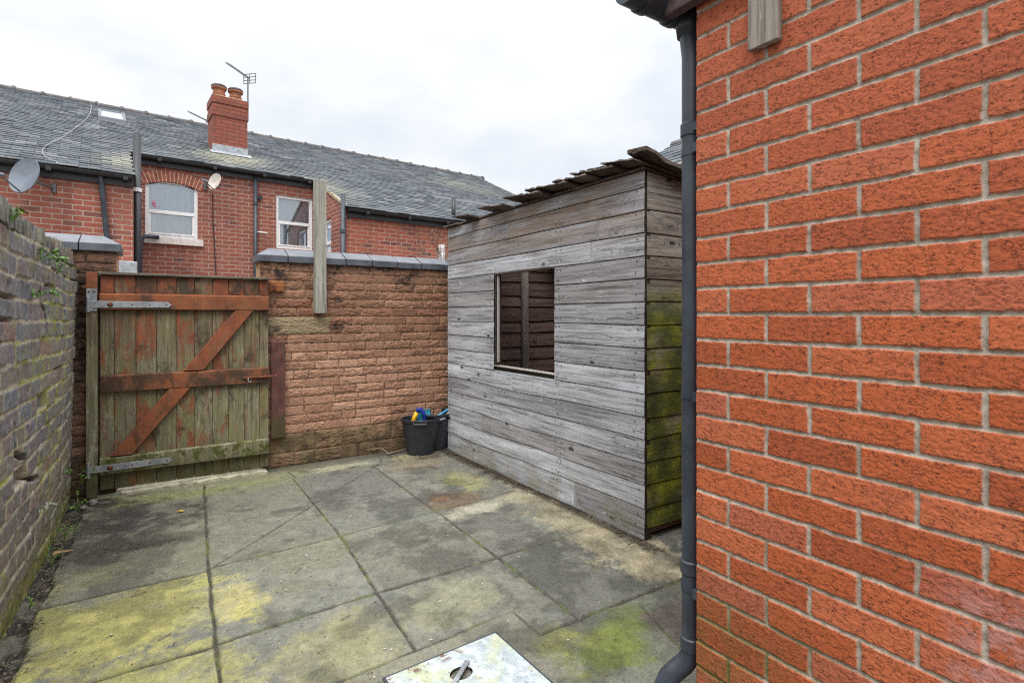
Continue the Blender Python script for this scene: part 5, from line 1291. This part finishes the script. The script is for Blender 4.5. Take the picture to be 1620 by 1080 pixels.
def dryshrub():
    r_ = random.Random(21); root = empty('dry_shrub', 'straggly bare twigged shrub with reddish leaves beyond the stone wall at the shed corner', 'shrub', (2.42, 4.98, 0))
    tw = MB(); lf = MB()
    def grow(p, d, L, rad, lev):
        q = p + d * L * .5 + Vector((r_.uniform(-.03, .03), r_.uniform(-.03, .03), 0)); e = p + d * L + Vector((r_.uniform(-.03, .03), r_.uniform(-.03, .03), r_.uniform(-.02, .03)))
        tw.tube([p, q, e], [rad, rad * .8, rad * .6], 5)
        if lev == 0:
            for _ in range(r_.randint(1, 3)): leafquad(lf, e - d * L * r_.uniform(0, .7), (r_.uniform(-1, 1), r_.uniform(-1, 1), r_.uniform(-.6, .6)), (0, 0, 1), r_.uniform(.018, .035), .012, r_.random(), .3)
            return
        for _ in range(r_.randint(2, 4)):
            nd = (d + Vector((r_.uniform(-.8, .8), r_.uniform(-.8, .8), r_.uniform(-.3, .5)))).normalized(); grow(p + (e - p) * r_.uniform(.4, 1), nd, L * r_.uniform(.45, .75), rad * .6, lev - 1)
    tw.tube([(0, 0, 0), (.0, .02, 1.0), (-.02, 0, 1.8)], [.014, .012, .009], 6)
    for i in range(13):
        a = r_.uniform(0, 6.28); z_ = r_.uniform(1.55, 1.92)
        grow(Vector((-.02, 0, z_)), Vector((math.cos(a) * .7, math.sin(a) * .5, r_.uniform(.3, 1))).normalized(), r_.uniform(.12, .24), .005, 2)
    tw.build('branches', M('twig'), root); lf.build('leaves', M('redleaf'), root)
dryshrub()
def litter():
    r_ = random.Random(33); mb = MB()
    def chip(x, y, L, W, r, z=.004): 
        a = r_.uniform(0, 6.28); leafquad(mb, (x, y, z), (math.cos(a), math.sin(a), r_.uniform(0, .12)), (r_.uniform(-.2, .2), r_.uniform(-.2, .2), 1), L, W, r, r_.uniform(-.1, .1))
    for _ in range(900): chip(r_.uniform(-.35, 2.0), r_.uniform(1.2, 4.5), r_.uniform(.005, .018), r_.uniform(.002, .007), r_.random() ** 1.6)
    for _ in range(500): chip(-.43 + abs(r_.gauss(0, .035)) - .03, r_.uniform(1.8, 4.55), r_.uniform(.01, .035), r_.uniform(.004, .014), r_.random() * .8, .012)
    for _ in range(900): chip(2.225 - abs(r_.gauss(0, .040)), r_.uniform(1.9, 4.45), r_.uniform(.01, .045), r_.uniform(.002, .009), r_.random() * .7, .012)
    for _ in range(160): chip(r_.gauss(1.95, .16), r_.gauss(4.35, .07), r_.uniform(.01, .05), r_.uniform(.002, .007), r_.random() * .8, .01)
    for _ in range(60): chip(r_.gauss(-.2, .09), r_.gauss(3.55, .05), r_.uniform(.008, .03), r_.uniform(.003, .008), .05, .006)
    tag(mb.build('leaf_litter', M('litter'), None), kind='stuff')
    wb = MB()
    for _ in range(70):
        x = r_.uniform(-.3, 2.0); y = r_.uniform(1.5, 4.3); a = r_.uniform(0, 6.28); leafquad(wb, (x, y, .005), (math.cos(a), math.sin(a), .05), (0, 0, 1), r_.uniform(.006, .022), r_.uniform(.003, .008), r_.random(), 0)
    tag(wb.build('pale_chips', M('palechip'), None), kind='stuff')
    tb = MB()
    for (x, y, L, a) in ((.55, 2.72, .06, .8), (.0, 2.45, .05, .4), (.95, 2.40, .05, 1.2), (.15, 2.62, .04, 2.4), (.62, 2.2, .05, .3), (-.1, 2.9, .06, .1)):
        tb.tube([(x, y, .006), (x + L * .5 * math.cos(a), y + L * .5 * math.sin(a), .009), (x + L * math.cos(a + .1), y + L * math.sin(a + .1), .006)], .0016, 5)
    tag(tb.build('twigs', M('twig'), None), kind='stuff')
    def leaf(loc, L, W, mat, label, rz):
        m2 = MB(); 
        for k in range(2): leafquad(m2, (0, 0, 0), (math.cos(rz + k * .5), math.sin(rz + k * .5), .18), (.1, .1, 1), L * (1 - .25 * k), W, None, .2)
        o = m2.build('fallen_leaf', M(mat), None); o.location = loc; tag(o, label, 'leaf')
    leaf((.141, 3.974, .006), .055, .02, 'yleaf', 'single yellow fallen leaf on the dark paving near the gate', 2.6)
    leaf((-.455, 3.60, .012), .09, .045, 'dleaf', 'brown curled fallen leaf in the soil strip by the left wall', .3)
    c = MB(); c.tube([(1.60, 4.66, .05), (1.66, 4.62, .06), (1.70, 4.58, .03), (1.70, 4.55, .01)], .007, 6); c.tube([(1.70, 4.56, .012), (1.9, 4.62, .02), (2.05, 4.66, .03)], .009, 6)
    tag(c.build('dead_branch', M('twig'), None), 'pale dead branch lying along the foot of the stone wall', 'branch')
MAT['palechip'] = m_leaf('pale_chip', (.38, .37, .34), (.62, .61, .58))
litter()
